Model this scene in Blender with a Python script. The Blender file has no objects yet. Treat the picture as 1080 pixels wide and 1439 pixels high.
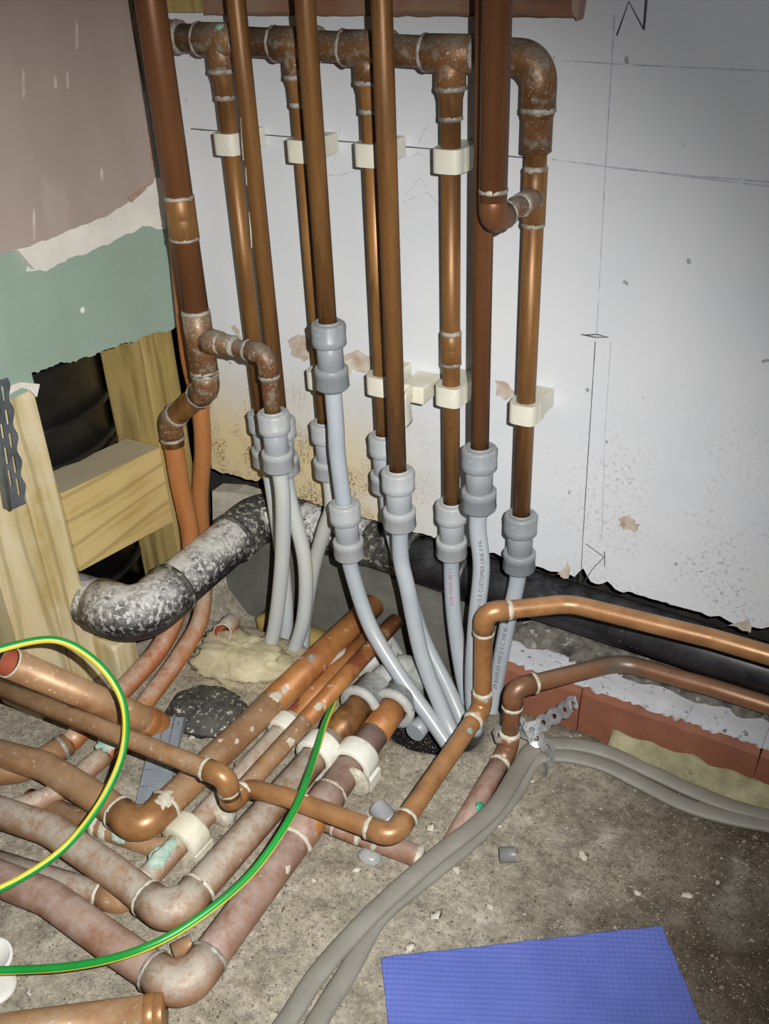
import bpy, bmesh, math, random
from mathutils import Vector as V, Matrix, noise
random.seed(7)
# ------------------------------------------------------------------ camera, light, exposure
SC = bpy.context.scene
COL = SC.collection
RT = V((0.8582722, 0.51180452, -0.03774867))
UP = V((-0.23783443, 0.46185958, 0.8544709))
FW = V((-0.45475665, 0.72439069, -0.51812598))
EYE = V((1.0, -1.05, 0.98))
FPX = 1350.0
cam_data = bpy.data.cameras.new('camera')
cam_data.sensor_fit = 'VERTICAL'; cam_data.sensor_height = 24.0
cam_data.lens = 24.0*FPX/1439.0
cam_data.clip_start = 0.01
cam = bpy.data.objects.new('camera', cam_data); COL.objects.link(cam)
cam.matrix_world = Matrix(((RT.x, UP.x, -FW.x, EYE.x), (RT.y, UP.y, -FW.y, EYE.y), (RT.z, UP.z, -FW.z, EYE.z), (0, 0, 0, 1)))
SC.camera = cam
SC.view_settings.view_transform = 'Standard'; SC.view_settings.look = 'None'
SC.view_settings.gamma = 1.0; SC.view_settings.exposure = 0.0
SC.view_settings.use_curve_mapping = False
world = bpy.data.worlds.new('dim_room'); SC.world = world; world.use_nodes = True
world.node_tree.nodes['Background'].inputs[0].default_value = (0.8, 0.88, 1.0, 1)
world.node_tree.nodes['Background'].inputs[1].default_value = 0.022

def P(px, py, ax, v):
    """point of the place seen at a pixel, on the plane ax = v (or at depth v)"""
    d = FW + RT*((px-540)/FPX) - UP*((py-719.5)/FPX)
    if ax == 'd': return EYE + d*v
    i = 'xyz'.index(ax)
    return EYE + d*((v-EYE[i])/d[i])

# the phone's flash beside the lens: a hot middle and a wide weak spill from the same small lamp
def flash(name, energy, cone):
    fl = bpy.data.lights.new(name, 'SPOT')
    fl.energy = energy; fl.color = (1.0, 0.97, 0.92); fl.shadow_soft_size = 0.004
    fl.spot_size = math.radians(cone); fl.spot_blend = 1.0
    o = bpy.data.objects.new(name, fl); COL.objects.link(o)
    o.location = EYE + RT*0.056 + UP*0.038
    o.rotation_euler = (P(285, 870, 'd', 1.3) - o.location).to_track_quat('-Z', 'Y').to_euler()
flash('phone_flash', 80, 83)
flash('phone_flash_spill', 14, 150)

# ------------------------------------------------------------------ materials
def nt(name):
    m = bpy.data.materials.new(name); m.use_nodes = True
    t = m.node_tree; b = t.nodes['Principled BSDF']
    return m, t, b
def node(t, ty, **kw):
    n = t.nodes.new(ty)
    for k, v in kw.items():
        if k in ('noise_dimensions', 'operation', 'blend_type', 'data_type', 'feature', 'attribute_name', 'wave_type', 'bands_direction'): setattr(n, k, v)
        else: n.inputs[k].default_value = v
    return n
def c4(c): return (c[0], c[1], c[2], 1)
def ramp(t, fac, stops):
    r = t.nodes.new('ShaderNodeValToRGB'); e = r.color_ramp.elements
    while len(e) < len(stops): e.new(0.5)
    for i, (p, c) in enumerate(stops):
        e[i].position = p; e[i].color = c4(c) if len(c) == 3 else c
    t.links.new(fac, r.inputs[0]); return r.outputs[0]
def mixc(t, fac, a, b, mode='MIX'):
    m = t.nodes.new('ShaderNodeMix'); m.data_type = 'RGBA'; m.blend_type = mode
    for s, v in ((m.inputs[0], fac), (m.inputs[6], a), (m.inputs[7], b)):
        if isinstance(v, (int, float)): s.default_value = v
        elif isinstance(v, (tuple, list)): s.default_value = c4(v)
        else: t.links.new(v, s)
    return m.outputs[2]
BW0 = (0, 0, 0); BW1 = (1, 1, 1)
def coords(t, scale=(1, 1, 1)):
    tc = t.nodes.new('ShaderNodeTexCoord'); mp = t.nodes.new('ShaderNodeMapping')
    mp.inputs['Scale'].default_value = scale
    t.links.new(tc.outputs['Object'], mp.inputs[0]); return mp.outputs[0]
def nz(t, co, scale, detail=4, rough=0.6):
    n = node(t, 'ShaderNodeTexNoise', Scale=scale, Detail=detail, Roughness=rough)
    t.links.new(co, n.inputs['Vector']); return n.outputs['Fac']
def bump(t, b, h, strength=0.3, dist=0.002):
    n = t.nodes.new('ShaderNodeBump'); n.inputs['Strength'].default_value = strength; n.inputs['Distance'].default_value = dist
    t.links.new(h, n.inputs['Height']); t.links.new(n.outputs[0], b.inputs['Normal'])
def mat(name, c1, c2, scale=30, rough=0.5, metal=0.0, specks=None, spk=(0.62, 0.68), spk_scale=120, dust=None, dust_amt=0.0, spk_up=False,
        bmp=0.2, stretch=(1, 1, 1), spec=0.5, lo=0.35, hi=0.65, trans=0.0, bscale=None, patch=None, patch_rng=(0.58, 0.66), patch_scale=14):
    """two tones blended by noise, optional third tone in patches, paint/plaster specks, dust lying on upward faces"""
    m, t, b = nt(name); co = coords(t, stretch)
    col = ramp(t, nz(t, co, scale), [(lo, c1), (hi, c2)])
    if patch: col = mixc(t, ramp(t, nz(t, co, patch_scale, 5, .65), [(patch_rng[0], BW0), (patch_rng[1], BW1)]), col, patch)
    if dust:
        g = t.nodes.new('ShaderNodeNewGeometry'); s = t.nodes.new('ShaderNodeSeparateXYZ'); t.links.new(g.outputs['Normal'], s.inputs[0])
        mu = node(t, 'ShaderNodeMath', operation='MULTIPLY'); t.links.new(s.outputs[2], mu.inputs[0])
        t.links.new(ramp(t, nz(t, co, 40, 9, .78), [(0.36, BW0), (0.64, BW1)]), mu.inputs[1])
        m2 = node(t, 'ShaderNodeMath', operation='MULTIPLY'); m2.use_clamp = True
        t.links.new(mu.outputs[0], m2.inputs[0]); m2.inputs[1].default_value = dust_amt
        col = mixc(t, m2.outputs[0], col, dust)
    if specks:
        sf = ramp(t, nz(t, coords(t), spk_scale, 5, .62), [(spk[0], BW0), (spk[1], BW1)])
        if spk_up:
            mr = t.nodes.new('ShaderNodeMapRange'); mr.inputs[1].default_value = -.35; mr.inputs[2].default_value = .45; t.links.new(s.outputs[2], mr.inputs[0])
            m3 = node(t, 'ShaderNodeMath', operation='MULTIPLY'); t.links.new(sf, m3.inputs[0]); t.links.new(mr.outputs[0], m3.inputs[1]); sf = m3.outputs[0]
        col = mixc(t, sf, col, specks)
    t.links.new(col, b.inputs['Base Color'])
    b.inputs['Roughness'].default_value = rough; b.inputs['Metallic'].default_value = metal
    b.inputs['Specular IOR Level'].default_value = spec
    if trans: b.inputs['Transmission Weight'].default_value = trans
    if bmp: bump(t, b, nz(t, co, bscale or scale*3), bmp)
    return m
M = {}
M['copper_riser'] = mat('copper_riser', (.16, .070, .020), (.34, .170, .054), 34, .45, .28, stretch=(1, 1, .10), patch=(.12, .052, .018), patch_rng=(.46, .66), patch_scale=40, specks=(.6, .5, .4), spk=(.73, .76), spk_scale=70, bmp=.05, lo=.3, hi=.7)
M['copper_dark'] = mat('copper_dark', (.12, .045, .017), (.23, .095, .035), 16, .45, .3, stretch=(1, 1, .14), bmp=.05, lo=.3, hi=.7)
M['copper_spat'] = mat('copper_spat', (.13, .056, .020), (.25, .118, .042), 14, .5, .3, specks=(.46, .44, .38), spk=(.60, .67), spk_scale=300, dust=(.27, .25, .205), dust_amt=1.3, bmp=.6, patch=(.30, .27, .21), patch_rng=(.52, .66), patch_scale=70)
M['copper_red'] = mat('copper_red', (.40, .115, .04), (.46, .205, .07), 12, .45, .15, stretch=(1, 1, .3), specks=(.65, .55, .45), spk=(.68, .74), spk_scale=60, dust=(.55, .45, .36), dust_amt=1.2, bmp=.06)
M['copper_floor'] = mat('copper_floor', (.29, .14, .058), (.45, .26, .125), 26, .45, .2, specks=(.62, .55, .46), spk=(.62, .68), spk_scale=120, patch=(.20, .085, .035), patch_rng=(.6, .74), patch_scale=40, dust=(.44, .33, .23), dust_amt=.8, bmp=.08)
M['copper_gold'] = mat('copper_gold', (.27, .122, .042), (.41, .205, .078), 30, .38, .25, specks=(.72, .66, .56), spk=(.72, .76), spk_scale=65, dust=(.5, .33, .2), dust_amt=.35, bmp=.06)
M['copper_pink'] = mat('copper_pink', (.24, .115, .07), (.38, .24, .18), 22, .65, .08, specks=(.66, .62, .56), spk=(.66, .72), spk_scale=55, dust=(.43, .35, .32), dust_amt=1.0, bmp=.2, patch=(.27, .11, .045), patch_rng=(.56, .64))
M['copper_dust'] = mat('copper_dust', (.25, .12, .055), (.38, .225, .13), 24, .6, .12, specks=(.66, .6, .54), spk=(.68, .73), spk_scale=60, dust=(.46, .41, .35), dust_amt=1.7, bmp=.3)
M['copper_rust'] = mat('copper_rust', (.30, .105, .03), (.44, .20, .062), 26, .55, .2, specks=(.6, .42, .32), spk=(.62, .68), spk_scale=50, patch=(.22, .06, .025), patch_rng=(.6, .66), bmp=.25)
M['copper_right'] = mat('copper_right', (.19, .085, .04), (.28, .125, .055), 12, .42, .3, patch=(.12, .12, .105), patch_rng=(.54, .72), patch_scale=9, dust=(.25, .2, .16), dust_amt=.5, specks=(.5, .42, .36), spk=(.74, .77), spk_scale=80, bmp=.06)
M['copper_inside'] = mat('copper_inside', (.32, .07, .04), (.42, .11, .06), 25, .6, .2)
M['solder'] = mat('solder', (.22, .20, .17), (.44, .42, .37), 120, .55, .2, bmp=.5)
M['flux'] = mat('flux', (.42, .38, .29), (.66, .63, .54), 140, .8, 0, bmp=.6)
M['verdigris'] = mat('verdigris', (.22, .38, .31), (.52, .64, .56), 60, .85, 0, bmp=.6)
M['fitting'] = mat('fitting', (.33, .355, .38), (.385, .41, .43), 20, .42, 0, specks=(.52, .52, .48), spk=(.68, .74), spk_scale=90, dust=(.48, .48, .44), dust_amt=.9, bmp=.08)
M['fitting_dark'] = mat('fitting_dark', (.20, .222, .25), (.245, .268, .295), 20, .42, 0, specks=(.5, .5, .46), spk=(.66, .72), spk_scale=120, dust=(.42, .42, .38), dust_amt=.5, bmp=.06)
M['fitting_clean'] = mat('fitting_clean', (.30, .33, .365), (.34, .37, .405), 20, .38, 0, bmp=.03)
M['plastic_pipe'] = mat('plastic_pipe', (.35, .395, .445), (.41, .455, .505), 14, .33, 0, specks=(.2, .22, .24), spk=(.73, .76), spk_scale=90, dust=(.52, .52, .46), dust_amt=.7, bmp=.03)
M['plastic_yellowed'] = mat('plastic_yellowed', (.43, .48, .52), (.54, .55, .50), 9, .35, 0, bmp=.03, stretch=(1, 1, .4))
M['grey_old'] = mat('grey_old', (.36, .38, .37), (.52, .54, .52), 40, .75, 0, specks=(.12, .11, .09), spk=(.62, .66), spk_scale=70, bmp=.6)
M['clip'] = mat('clip', (.58, .57, .48), (.68, .67, .58), 30, .4, 0, dust=(.5, .47, .38), dust_amt=.8, bmp=.05)
M['clip_old'] = mat('clip_old', (.62, .60, .46), (.76, .74, .64), 35, .6, 0, bmp=.3)
M['clip_white'] = mat('clip_white', (.66, .66, .58), (.80, .80, .74), 35, .5, 0, bmp=.3, specks=(.4, .36, .3), spk=(.68, .72))
M['black_pipe'] = mat('black_pipe', (.008, .008, .01), (.022, .022, .026), 20, .42, 0, specks=(.22, .22, .22), spk=(.66, .72), spk_scale=120, dust=(.10, .105, .115), dust_amt=.8, bmp=.1)
M['black_spat'] = mat('black_spat', (.010, .010, .011), (.04, .04, .042), 30, .5, 0, dust=(.56, .56, .55), dust_amt=1.6, specks=(.6, .6, .58), spk=(.52, .56), spk_scale=140, spk_up=True, bmp=.6)
M['black_dirty'] = mat('black_dirty', (.015, .015, .016), (.09, .09, .08), 60, .65, 0, specks=(.30, .30, .25), spk=(.54, .60), spk_scale=110, bmp=.5)
M['black_gloss'] = mat('black_gloss', (.006, .006, .006), (.014, .014, .014), 20, .3, 0, specks=(.12, .12, .12), spk=(.72, .75), spk_scale=110, bmp=.05)
M['bitumen'] = mat('bitumen', (.02, .02, .02), (.06, .058, .05), 40, .75, 0, specks=(.5, .48, .43), spk=(.58, .63), spk_scale=120, dust=(.14, .14, .12), dust_amt=.5, bmp=.8)
M['emerald'] = mat('emerald', (.02, .26, .12), (.08, .42, .24), 80, .35, 0, bmp=.2)
M['strap'] = mat('strap', (.36, .38, .40), (.62, .64, .66), 90, .35, .7, bmp=.3)
M['steel'] = mat('steel', (.10, .12, .13), (.17, .19, .20), 30, .45, .4, specks=(.3, .3, .3), spk=(.7, .74), bmp=.1)
M['cable_green'] = mat('cable_green', (.01, .25, .035), (.015, .31, .05), 20, .38, 0, bmp=0)
M['cable_yellow'] = mat('cable_yellow', (.72, .62, .05), (.78, .68, .08), 20, .38, 0, bmp=0)
M['cable_grey'] = mat('cable_grey', (.20, .19, .165), (.26, .25, .22), 16, .55, 0, specks=(.45, .44, .4), spk=(.7, .74), spk_scale=80, bmp=.15)
M['cloth'] = mat('cloth', (.095, .135, .46), (.12, .165, .53), 9, .85, 0, bmp=.1, bscale=300)
M['packer'] = mat('packer', (.18, .215, .27), (.22, .25, .30), 30, .5, 0, dust=(.4, .4, .38), dust_amt=.3, bmp=.05)
M['offcut_grey'] = mat('offcut_grey', (.17, .17, .18), (.22, .22, .23), 30, .4, 0, bmp=.05)
M['clear'] = mat('clear', (.62, .66, .70), (.7, .73, .76), 30, .25, 0, trans=.55, bmp=.05)
M['white_plastic'] = mat('white_plastic', (.72, .72, .70), (.78, .78, .76), 30, .4, 0, bmp=.05)
M['chip'] = mat('chip', (.45, .43, .36), (.66, .63, .55), 60, .9, 0, bmp=.4)
M['grit'] = mat('grit', (.13, .105, .075), (.44, .39, .31), 160, .9, 0, bmp=.2, lo=.42, hi=.6)
M['ink'] = mat('ink', (.035, .03, .05), (.06, .05, .08), 30, .7, 0, bmp=0)
M['ink_red'] = mat('ink_red', (.30, .05, .10), (.36, .08, .14), 30, .7, 0, bmp=0)
M['pencil'] = mat('pencil', (.34, .36, .42), (.58, .60, .66), 60, .9, 0, bmp=0)
M['pencil_dark'] = mat('pencil_dark', (.03, .03, .035), (.10, .10, .11), 70, .9, 0, bmp=0)
M['paper_torn'] = mat('paper_torn', (.40, .31, .24), (.55, .50, .44), 60, .95, 0, bmp=.5, patch=(.3, .17, .12))
M['void'] = mat('void', (.012, .011, .010), (.03, .027, .023), 20, .9, 0, bmp=.5)  # near-black colour standing in for shade in the cavities and a tube bore
M['rubble'] = mat('rubble', (.035, .033, .03), (.19, .18, .16), 45, .95, 0, specks=(.42, .41, .38), spk=(.60, .66), spk_scale=70, bmp=.9)
M['slate'] = mat('slate', (.115, .118, .105), (.17, .17, .15), 20, .85, 0, specks=(.3, .29, .24), spk=(.69, .73), spk_scale=90, bmp=.2)
M['batten'] = mat('batten', (.36, .25, .07), (.50, .37, .13), 14, .8, 0, stretch=(.2, 1, 1), specks=(.25, .22, .15), spk=(.6, .66), bmp=.3)
M['foam'] = mat('foam', (.40, .35, .21), (.58, .53, .36), 30, .95, 0, bmp=.7, specks=(.4, .34, .2), spk=(.62, .68), spk_scale=60)
M['mortar'] = mat('mortar', (.22, .21, .12), (.37, .35, .22), 30, .95, 0, bmp=.8, specks=(.2, .17, .1), spk=(.62, .68), spk_scale=70)
M['plug_plaster'] = mat('plug_plaster', (.42, .40, .34), (.66, .62, .50), 22, .95, 0, bmp=.6)

def wood(name, dark, light, axis, stain=None, dusty=None):
    st = [1.0, 1.0, 1.0]; st[axis] = .07
    m, t, b = nt(name); co = coords(t, st)
    n1 = nz(t, co, 55, 3, .6)
    col = ramp(t, n1, [(.36, dark), (.55, light)])
    col = mixc(t, ramp(t, nz(t, coords(t), 8, 4), [(.42, BW0), (.68, BW1)]), col, stain or dark)
    w = t.nodes.new('ShaderNodeTexWave'); w.bands_direction = 'Z' if axis != 2 else 'Y'
    w.inputs['Scale'].default_value = 8; w.inputs['Distortion'].default_value = 5; w.inputs['Detail'].default_value = 2; w.inputs['Detail Scale'].default_value = 1.2
    st2 = [1.0, 1.0, 1.0]; st2[axis] = .22; t.links.new(coords(t, st2), w.inputs['Vector'])
    col = mixc(t, ramp(t, w.outputs['Fac'], [(.02, (.5, .5, .5)), (.12, BW0)]), col, [c*.62 for c in dark])
    if dusty:
        g = t.nodes.new('ShaderNodeNewGeometry'); s = t.nodes.new('ShaderNodeSeparateXYZ'); t.links.new(g.outputs['Normal'], s.inputs[0])
        mu = node(t, 'ShaderNodeMath', operation='MULTIPLY'); mu.use_clamp = True
        t.links.new(s.outputs[2], mu.inputs[0]); mu.inputs[1].default_value = .85
        col = mixc(t, mu.outputs[0], col, dusty)
    t.links.new(col, b.inputs['Base Color']); b.inputs['Roughness'].default_value = .8
    bump(t, b, n1, .3)
    return m
M['pine_post'] = wood('pine_post', (.46, .35, .14), (.62, .52, .30), 2, (.66, .60, .44))
M['pine_noggin'] = wood('pine_noggin', (.44, .31, .10), (.56, .42, .17), 1, (.60, .47, .21), (.42, .38, .28))
M['pine_rough'] = wood('pine_rough', (.20, .145, .04), (.42, .32, .13), 2, (.36, .26, .08))
M['brown_timber'] = wood('brown_timber', (.13, .06, .035), (.22, .105, .06), 0, (.28, .19, .13))

def wall_white():
    m, t, b = nt('painted_board'); co = coords(t)
    col = mixc(t, ramp(t, nz(t, co, 5, 4), [(.35, BW0), (.7, BW1)]), (.60, .635, .68), (.66, .685, .72))
    s = t.nodes.new('ShaderNodeSeparateXYZ'); t.links.new(co, s.inputs[0])
    def rng(o, a, b_):
        r = t.nodes.new('ShaderNodeMapRange'); r.interpolation_type = 'SMOOTHSTEP'
        r.inputs[1].default_value = a; r.inputs[2].default_value = b_; t.links.new(o, r.inputs[0]); return r.outputs[0]
    def mul(a, b_):
        n = node(t, 'ShaderNodeMath', operation='MULTIPLY'); t.links.new(a, n.inputs[0]); t.links.new(b_, n.inputs[1]); return n.outputs[0]
    low = rng(s.outputs[2], .46, .27); left = rng(s.outputs[0], .50, .22); right = rng(s.outputs[0], .55, .75); mid = rng(s.outputs[2], .55, .3)
    damp = mul(mul(low, left), ramp(t, nz(t, co, 9, 5), [(.2, BW0), (.5, BW1)]))
    col = mixc(t, damp, col, (.66, .56, .33))
    mould = mul(mul(low, left), ramp(t, nz(t, co, 230, 3, .7), [(.48, BW0), (.56, BW1)]))
    mould = mul(mould, ramp(t, nz(t, co, 13, 4), [(.46, BW0), (.6, BW1)]))
    col = mixc(t, mould, col, (.20, .12, .06))
    gm = mul(mul(mid, right), ramp(t, nz(t, co, 170, 3, .7), [(.53, BW0), (.62, BW1)]))
    gm = mul(gm, ramp(t, nz(t, co, 7, 4), [(.42, BW0), (.62, BW1)]))
    col = mixc(t, gm, col, (.34, .32, .30))
    sc = ramp(t, nz(t, coords(t, (1, 1, 1)), 60, 2, .4), [(.74, BW0), (.77, BW1)])
    col = mixc(t, sc, col, (.32, .32, .35))
    t.links.new(col, b.inputs['Base Color']); b.inputs['Roughness'].default_value = .62; b.inputs['Specular IOR Level'].default_value = .3
    bump(t, b, nz(t, co, 90), .06)
    return m
M['wall_white'] = wall_white()
M['green_board'] = mat('green_board', (.235, .325, .27), (.27, .36, .30), 7, .85, 0, bmp=.04, specks=(.5, .6, .52), spk=(.74, .77), spk_scale=50)
M['pink_plaster'] = mat('pink_plaster', (.32, .255, .225), (.38, .315, .28), 5, .75, 0, bmp=.05, stretch=(1, 1, .5), patch=(.44, .37, .33), patch_rng=(.55, .75), patch_scale=6, specks=(.55, .48, .44), spk=(.73, .76), spk_scale=40)
M['plaster_edge'] = mat('plaster_edge', (.30, .19, .13), (.42, .31, .24), 40, .95, 0, bmp=.5)
M['streak'] = mat('streak', (.44, .37, .33), (.56, .51, .47), 60, .95, 0, bmp=.1)
M['torn_white'] = mat('torn_white', (.62, .60, .55), (.70, .68, .63), 20, .9, 0, bmp=.1, specks=(.4, .36, .28), spk=(.66, .7), spk_scale=60)
M['brick_red'] = mat('brick_red', (.18, .063, .034), (.24, .09, .05), 16, .75, 0, bmp=.3, specks=(.36, .22, .16), spk=(.68, .73), spk_scale=140)
M['white_render'] = mat('white_render', (.50, .52, .57), (.62, .64, .68), 20, .85, 0, bmp=.4, specks=(.16, .15, .16), spk=(.62, .66), spk_scale=110)

def floor_mat():
    m, t, b = nt('concrete'); co = coords(t)
    a = t.nodes.new('ShaderNodeVertexColor'); a.layer_name = 'Col'
    n1 = ramp(t, nz(t, co, 95, 10, .85), [(.30, (.35, .35, .34)), (.52, (1, 1, 1)), (.70, (1.6, 1.6, 1.6))])
    col = mixc(t, 1.0, a.outputs[0], n1, 'MULTIPLY')
    col = mixc(t, 1.0, col, ramp(t, nz(t, co, 22, 8, .75), [(.32, (.55, .54, .52)), (.52, (1, 1, 1)), (.72, (1.25, 1.25, 1.27))]), 'MULTIPLY')
    sp = ramp(t, nz(t, co, 420, 2, .5), [(.64, BW0), (.70, BW1)])
    col = mixc(t, sp, col, (.52, .47, .38))
    dk = ramp(t, nz(t, co, 330, 2, .5), [(.30, BW1), (.36, BW0)])
    col = mixc(t, dk, col, (.06, .05, .04))
    t.links.new(col, b.inputs['Base Color']); b.inputs['Roughness'].default_value = .95; b.inputs['Specular IOR Level'].default_value = .2
    bump(t, b, nz(t, co, 190, 5, .7), .7, .003)
    return m
M['floor'] = floor_mat()

# ------------------------------------------------------------------ mesh helpers
class MB:
    def __init__(s): s.v = []; s.f = []; s.mi = []; s.sm = []
    def add(s, vs, fs, smooth=True, mi=0):
        o = len(s.v); s.v += [V(x) for x in vs]
        for f in fs: s.f.append([i+o for i in f]); s.mi.append(mi if isinstance(mi, int) else 0); s.sm.append(smooth)
    def build(s, name, m, parent=None, root=None):
        """one mesh object; verts are given in world space, stored relative to the thing's base"""
        base = V((0, 0, 0))
        r = parent
        while r is not None and r.parent is not None: r = r.parent
        if r is not None: base = V(r.location)
        if root is not None: base = V(root)
        me = bpy.data.meshes.new(name)
        me.from_pydata([v-base for v in s.v], [], s.f)
        for mm in (m if isinstance(m, (list, tuple)) else [m]): me.materials.append(M[mm])
        me.polygons.foreach_set('use_smooth', s.sm)
        me.polygons.foreach_set('material_index', s.mi)
        bm = bmesh.new(); bm.from_mesh(me); bmesh.ops.recalc_face_normals(bm, faces=bm.faces); bm.to_mesh(me); bm.free()
        me.update()
        o = bpy.data.objects.new(name, me); COL.objects.link(o)
        if parent is not None: o.parent = parent
        if root is not None: o.location = root
        return o

def frame(d, ref=None):
    d = d.normalized()
    r = ref or (V((0, 0, 1)) if abs(d.z) < .9 else V((0, 1, 0)))
    a = r.cross(d).normalized(); return a, d.cross(a).normalized()
def fillet(pts, fil, n=7):
    pts = [V(p) for p in pts]; out = [pts[0]]
    for i in range(1, len(pts)-1):
        R = fil[i] if isinstance(fil, (list, tuple)) else fil
        a = (pts[i-1]-pts[i]); b = (pts[i+1]-pts[i]); la, lb = a.length, b.length
        a.normalize(); b.normalize(); ang = a.angle(b, math.pi)
        if R <= 0 or math.pi-ang < .02: out.append(pts[i]); continue
        d = min(R/math.tan(ang/2), la*.48, lb*.48); p0 = pts[i]+a*d; p2 = pts[i]+b*d
        Re = d*math.tan(ang/2); c = pts[i]+(a+b).normalized()*(Re/math.sin(ang/2))
        u = p0-c; w = p2-c; th = u.angle(w)
        for k in range(n+1):
            s = k/n
            out.append(c+(u*math.sin((1-s)*th)+w*math.sin(s*th))/math.sin(th))
    out.append(pts[-1]); return out
def spline(pts, n=8):
    pts = [V(p) for p in pts]; q = [pts[0]*2-pts[1]]+pts+[pts[-1]*2-pts[-2]]; out = []
    for i in range(1, len(q)-2):
        for k in range(n):
            t = k/n; a, b, c, d = q[i-1:i+3]
            out.append(.5*((2*b)+(c-a)*t+(2*a-5*b+4*c-d)*t*t+(3*b-a-3*c+d)*t**3))
    out.append(pts[-1]); return out
def frames(path):
    """parallel-transported frames"""
    ts = []
    for i in range(len(path)):
        a = path[max(i-1, 0)]; b = path[min(i+1, len(path)-1)]; ts.append((b-a).normalized())
    a, b = frame(ts[0]); out = [(a, b)]
    for i in range(1, len(path)):
        q = ts[i-1].rotation_difference(ts[i]); a = q @ a; a = (a-ts[i]*a.dot(ts[i])).normalized(); out.append((a, ts[i].cross(a)))
    return ts, out
def sweep(mb, path, r, seg=20, caps=True, wob=0.0, stripe=None, flat=None, ref=None):
    ts, fr = frames(path); n = len(path); vs = []; fs = []
    for i, p in enumerate(path):
        a, b = fr[i]
        if ref is not None:
            rf = ref(p); a = (rf-ts[i]*rf.dot(ts[i])).normalized(); b = ts[i].cross(a)
        if flat is not None:
            b = V(flat); b = (b-ts[i]*b.dot(ts[i])).normalized(); a = b.cross(ts[i])
        rr = r(i/(n-1)) if callable(r) else r
        ra, rb = rr if isinstance(rr, tuple) else (rr, rr)
        for k in range(seg):
            th = 2*math.pi*k/seg
            w = 1+(wob*noise.noise(V((p.x*60+math.cos(th)*2, p.y*60+math.sin(th)*2, p.z*60))) if wob else 0)
            vs.append(p+a*(math.cos(th)*ra*w)+b*(math.sin(th)*rb*w))
    o = len(mb.v); mb.v += vs
    for i in range(n-1):
        for k in range(seg):
            k2 = (k+1) % seg
            mb.f.append([o+i*seg+k, o+i*seg+k2, o+(i+1)*seg+k2, o+(i+1)*seg+k]); mb.sm.append(True)
            mb.mi.append(1 if stripe and stripe(i/(n-1), (k+.5)/seg) else 0)
    if caps:
        for i in (0, n-1): mb.f.append([o+i*seg+k for k in range(seg)]); mb.sm.append(False); mb.mi.append(0)
def lathe(mb, o, axis, prof, seg=28, rib=None, caps=True, smooth=True):
    """profile [(distance along axis, radius)] turned about axis; rib(j, th) may scale a ring"""
    o = V(o); axis = V(axis).normalized(); a, b = frame(axis); vs = []; fs = []
    for j, (t, r) in enumerate(prof):
        for k in range(seg):
            th = 2*math.pi*k/seg; rr = r*(rib(j, k) if rib else 1)
            vs.append(o+axis*t+a*(math.cos(th)*rr)+b*(math.sin(th)*rr))
    for j in range(len(prof)-1):
        for k in range(seg):
            k2 = (k+1) % seg; fs.append([j*seg+k, j*seg+k2, (j+1)*seg+k2, (j+1)*seg+k])
    if caps: fs.append(list(range(seg))); fs.append([(len(prof)-1)*seg+k for k in range(seg)])
    mb.add(vs, fs, smooth)
def box(mb, lo, hi, bev=0.0, R=None, jit=0.0):
    lo, hi = V(lo), V(hi); bm = bmesh.new(); bmesh.ops.create_cube(bm, size=1.0)
    for v in bm.verts: v.co = V(((lo[i]+hi[i])/2+v.co[i]*(hi[i]-lo[i])) for i in range(3)) if False else V([(lo[i]+hi[i])/2+v.co[i]*(hi[i]-lo[i]) for i in range(3)])
    if bev: bmesh.ops.bevel(bm, geom=bm.edges[:], offset=bev, segments=2, affect='EDGES', profile=.6)
    if jit:
        for v in bm.verts: v.co += V([random.uniform(-jit, jit) for _ in range(3)])
    bm.verts.index_update()
    mb.add([(R @ v.co if R else v.co.copy()) for v in bm.verts], [[v.index for v in f.verts] for f in bm.faces], False); bm.free()
def prism(mb, pts, vec):
    """closed outline pushed along vec (triangulated ends)"""
    bm = bmesh.new(); vs = [bm.verts.new(p) for p in pts]; f = bm.faces.new(vs)
    ext = bmesh.ops.extrude_face_region(bm, geom=[f])
    bmesh.ops.translate(bm, vec=V(vec), verts=[g for g in ext['geom'] if isinstance(g, bmesh.types.BMVert)])
    bmesh.ops.triangulate(bm, faces=bm.faces[:]); bm.verts.index_update()
    mb.add([v.co.copy() for v in bm.verts], [[v.index for v in q.verts] for q in bm.faces], False); bm.free()
def ragged(a, b, n, amp, perp, freq=40, seed=0.0):
    a, b, perp = V(a), V(b), V(perp); out = []
    for i in range(n+1):
        t = i/n; p = a.lerp(b, t)
        out.append(p+perp*(amp*(noise.noise(V((t*(b-a).length*freq, seed, 1.3)))+.6*noise.noise(V((t*(b-a).length*freq*3.1, seed+5, 2.1))))))
    return out

def tag(o, label, cat, group=None):
    o['label'] = label; o['category'] = cat
    if group: o['group'] = group
    return o
def thing(name, label, cat, loc, group=None):
    o = bpy.data.objects.new(name, None); o.empty_display_size = .02; COL.objects.link(o); o.location = loc
    return tag(o, label, cat, group)
def struct(o): o['kind'] = 'structure'; return o
def stuff(o): o['kind'] = 'stuff'; return o
def copy_thing(src, loc, label, rot=None):
    r = src.copy(); COL.objects.link(r); r.location = loc; r['label'] = label
    if rot is not None: r.rotation_euler = rot
    for ch in list(src.children):
        c = ch.copy(); COL.objects.link(c); c.parent = r
        for g in list(ch.children):
            d = g.copy(); COL.objects.link(d); d.parent = c
    return r

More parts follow.
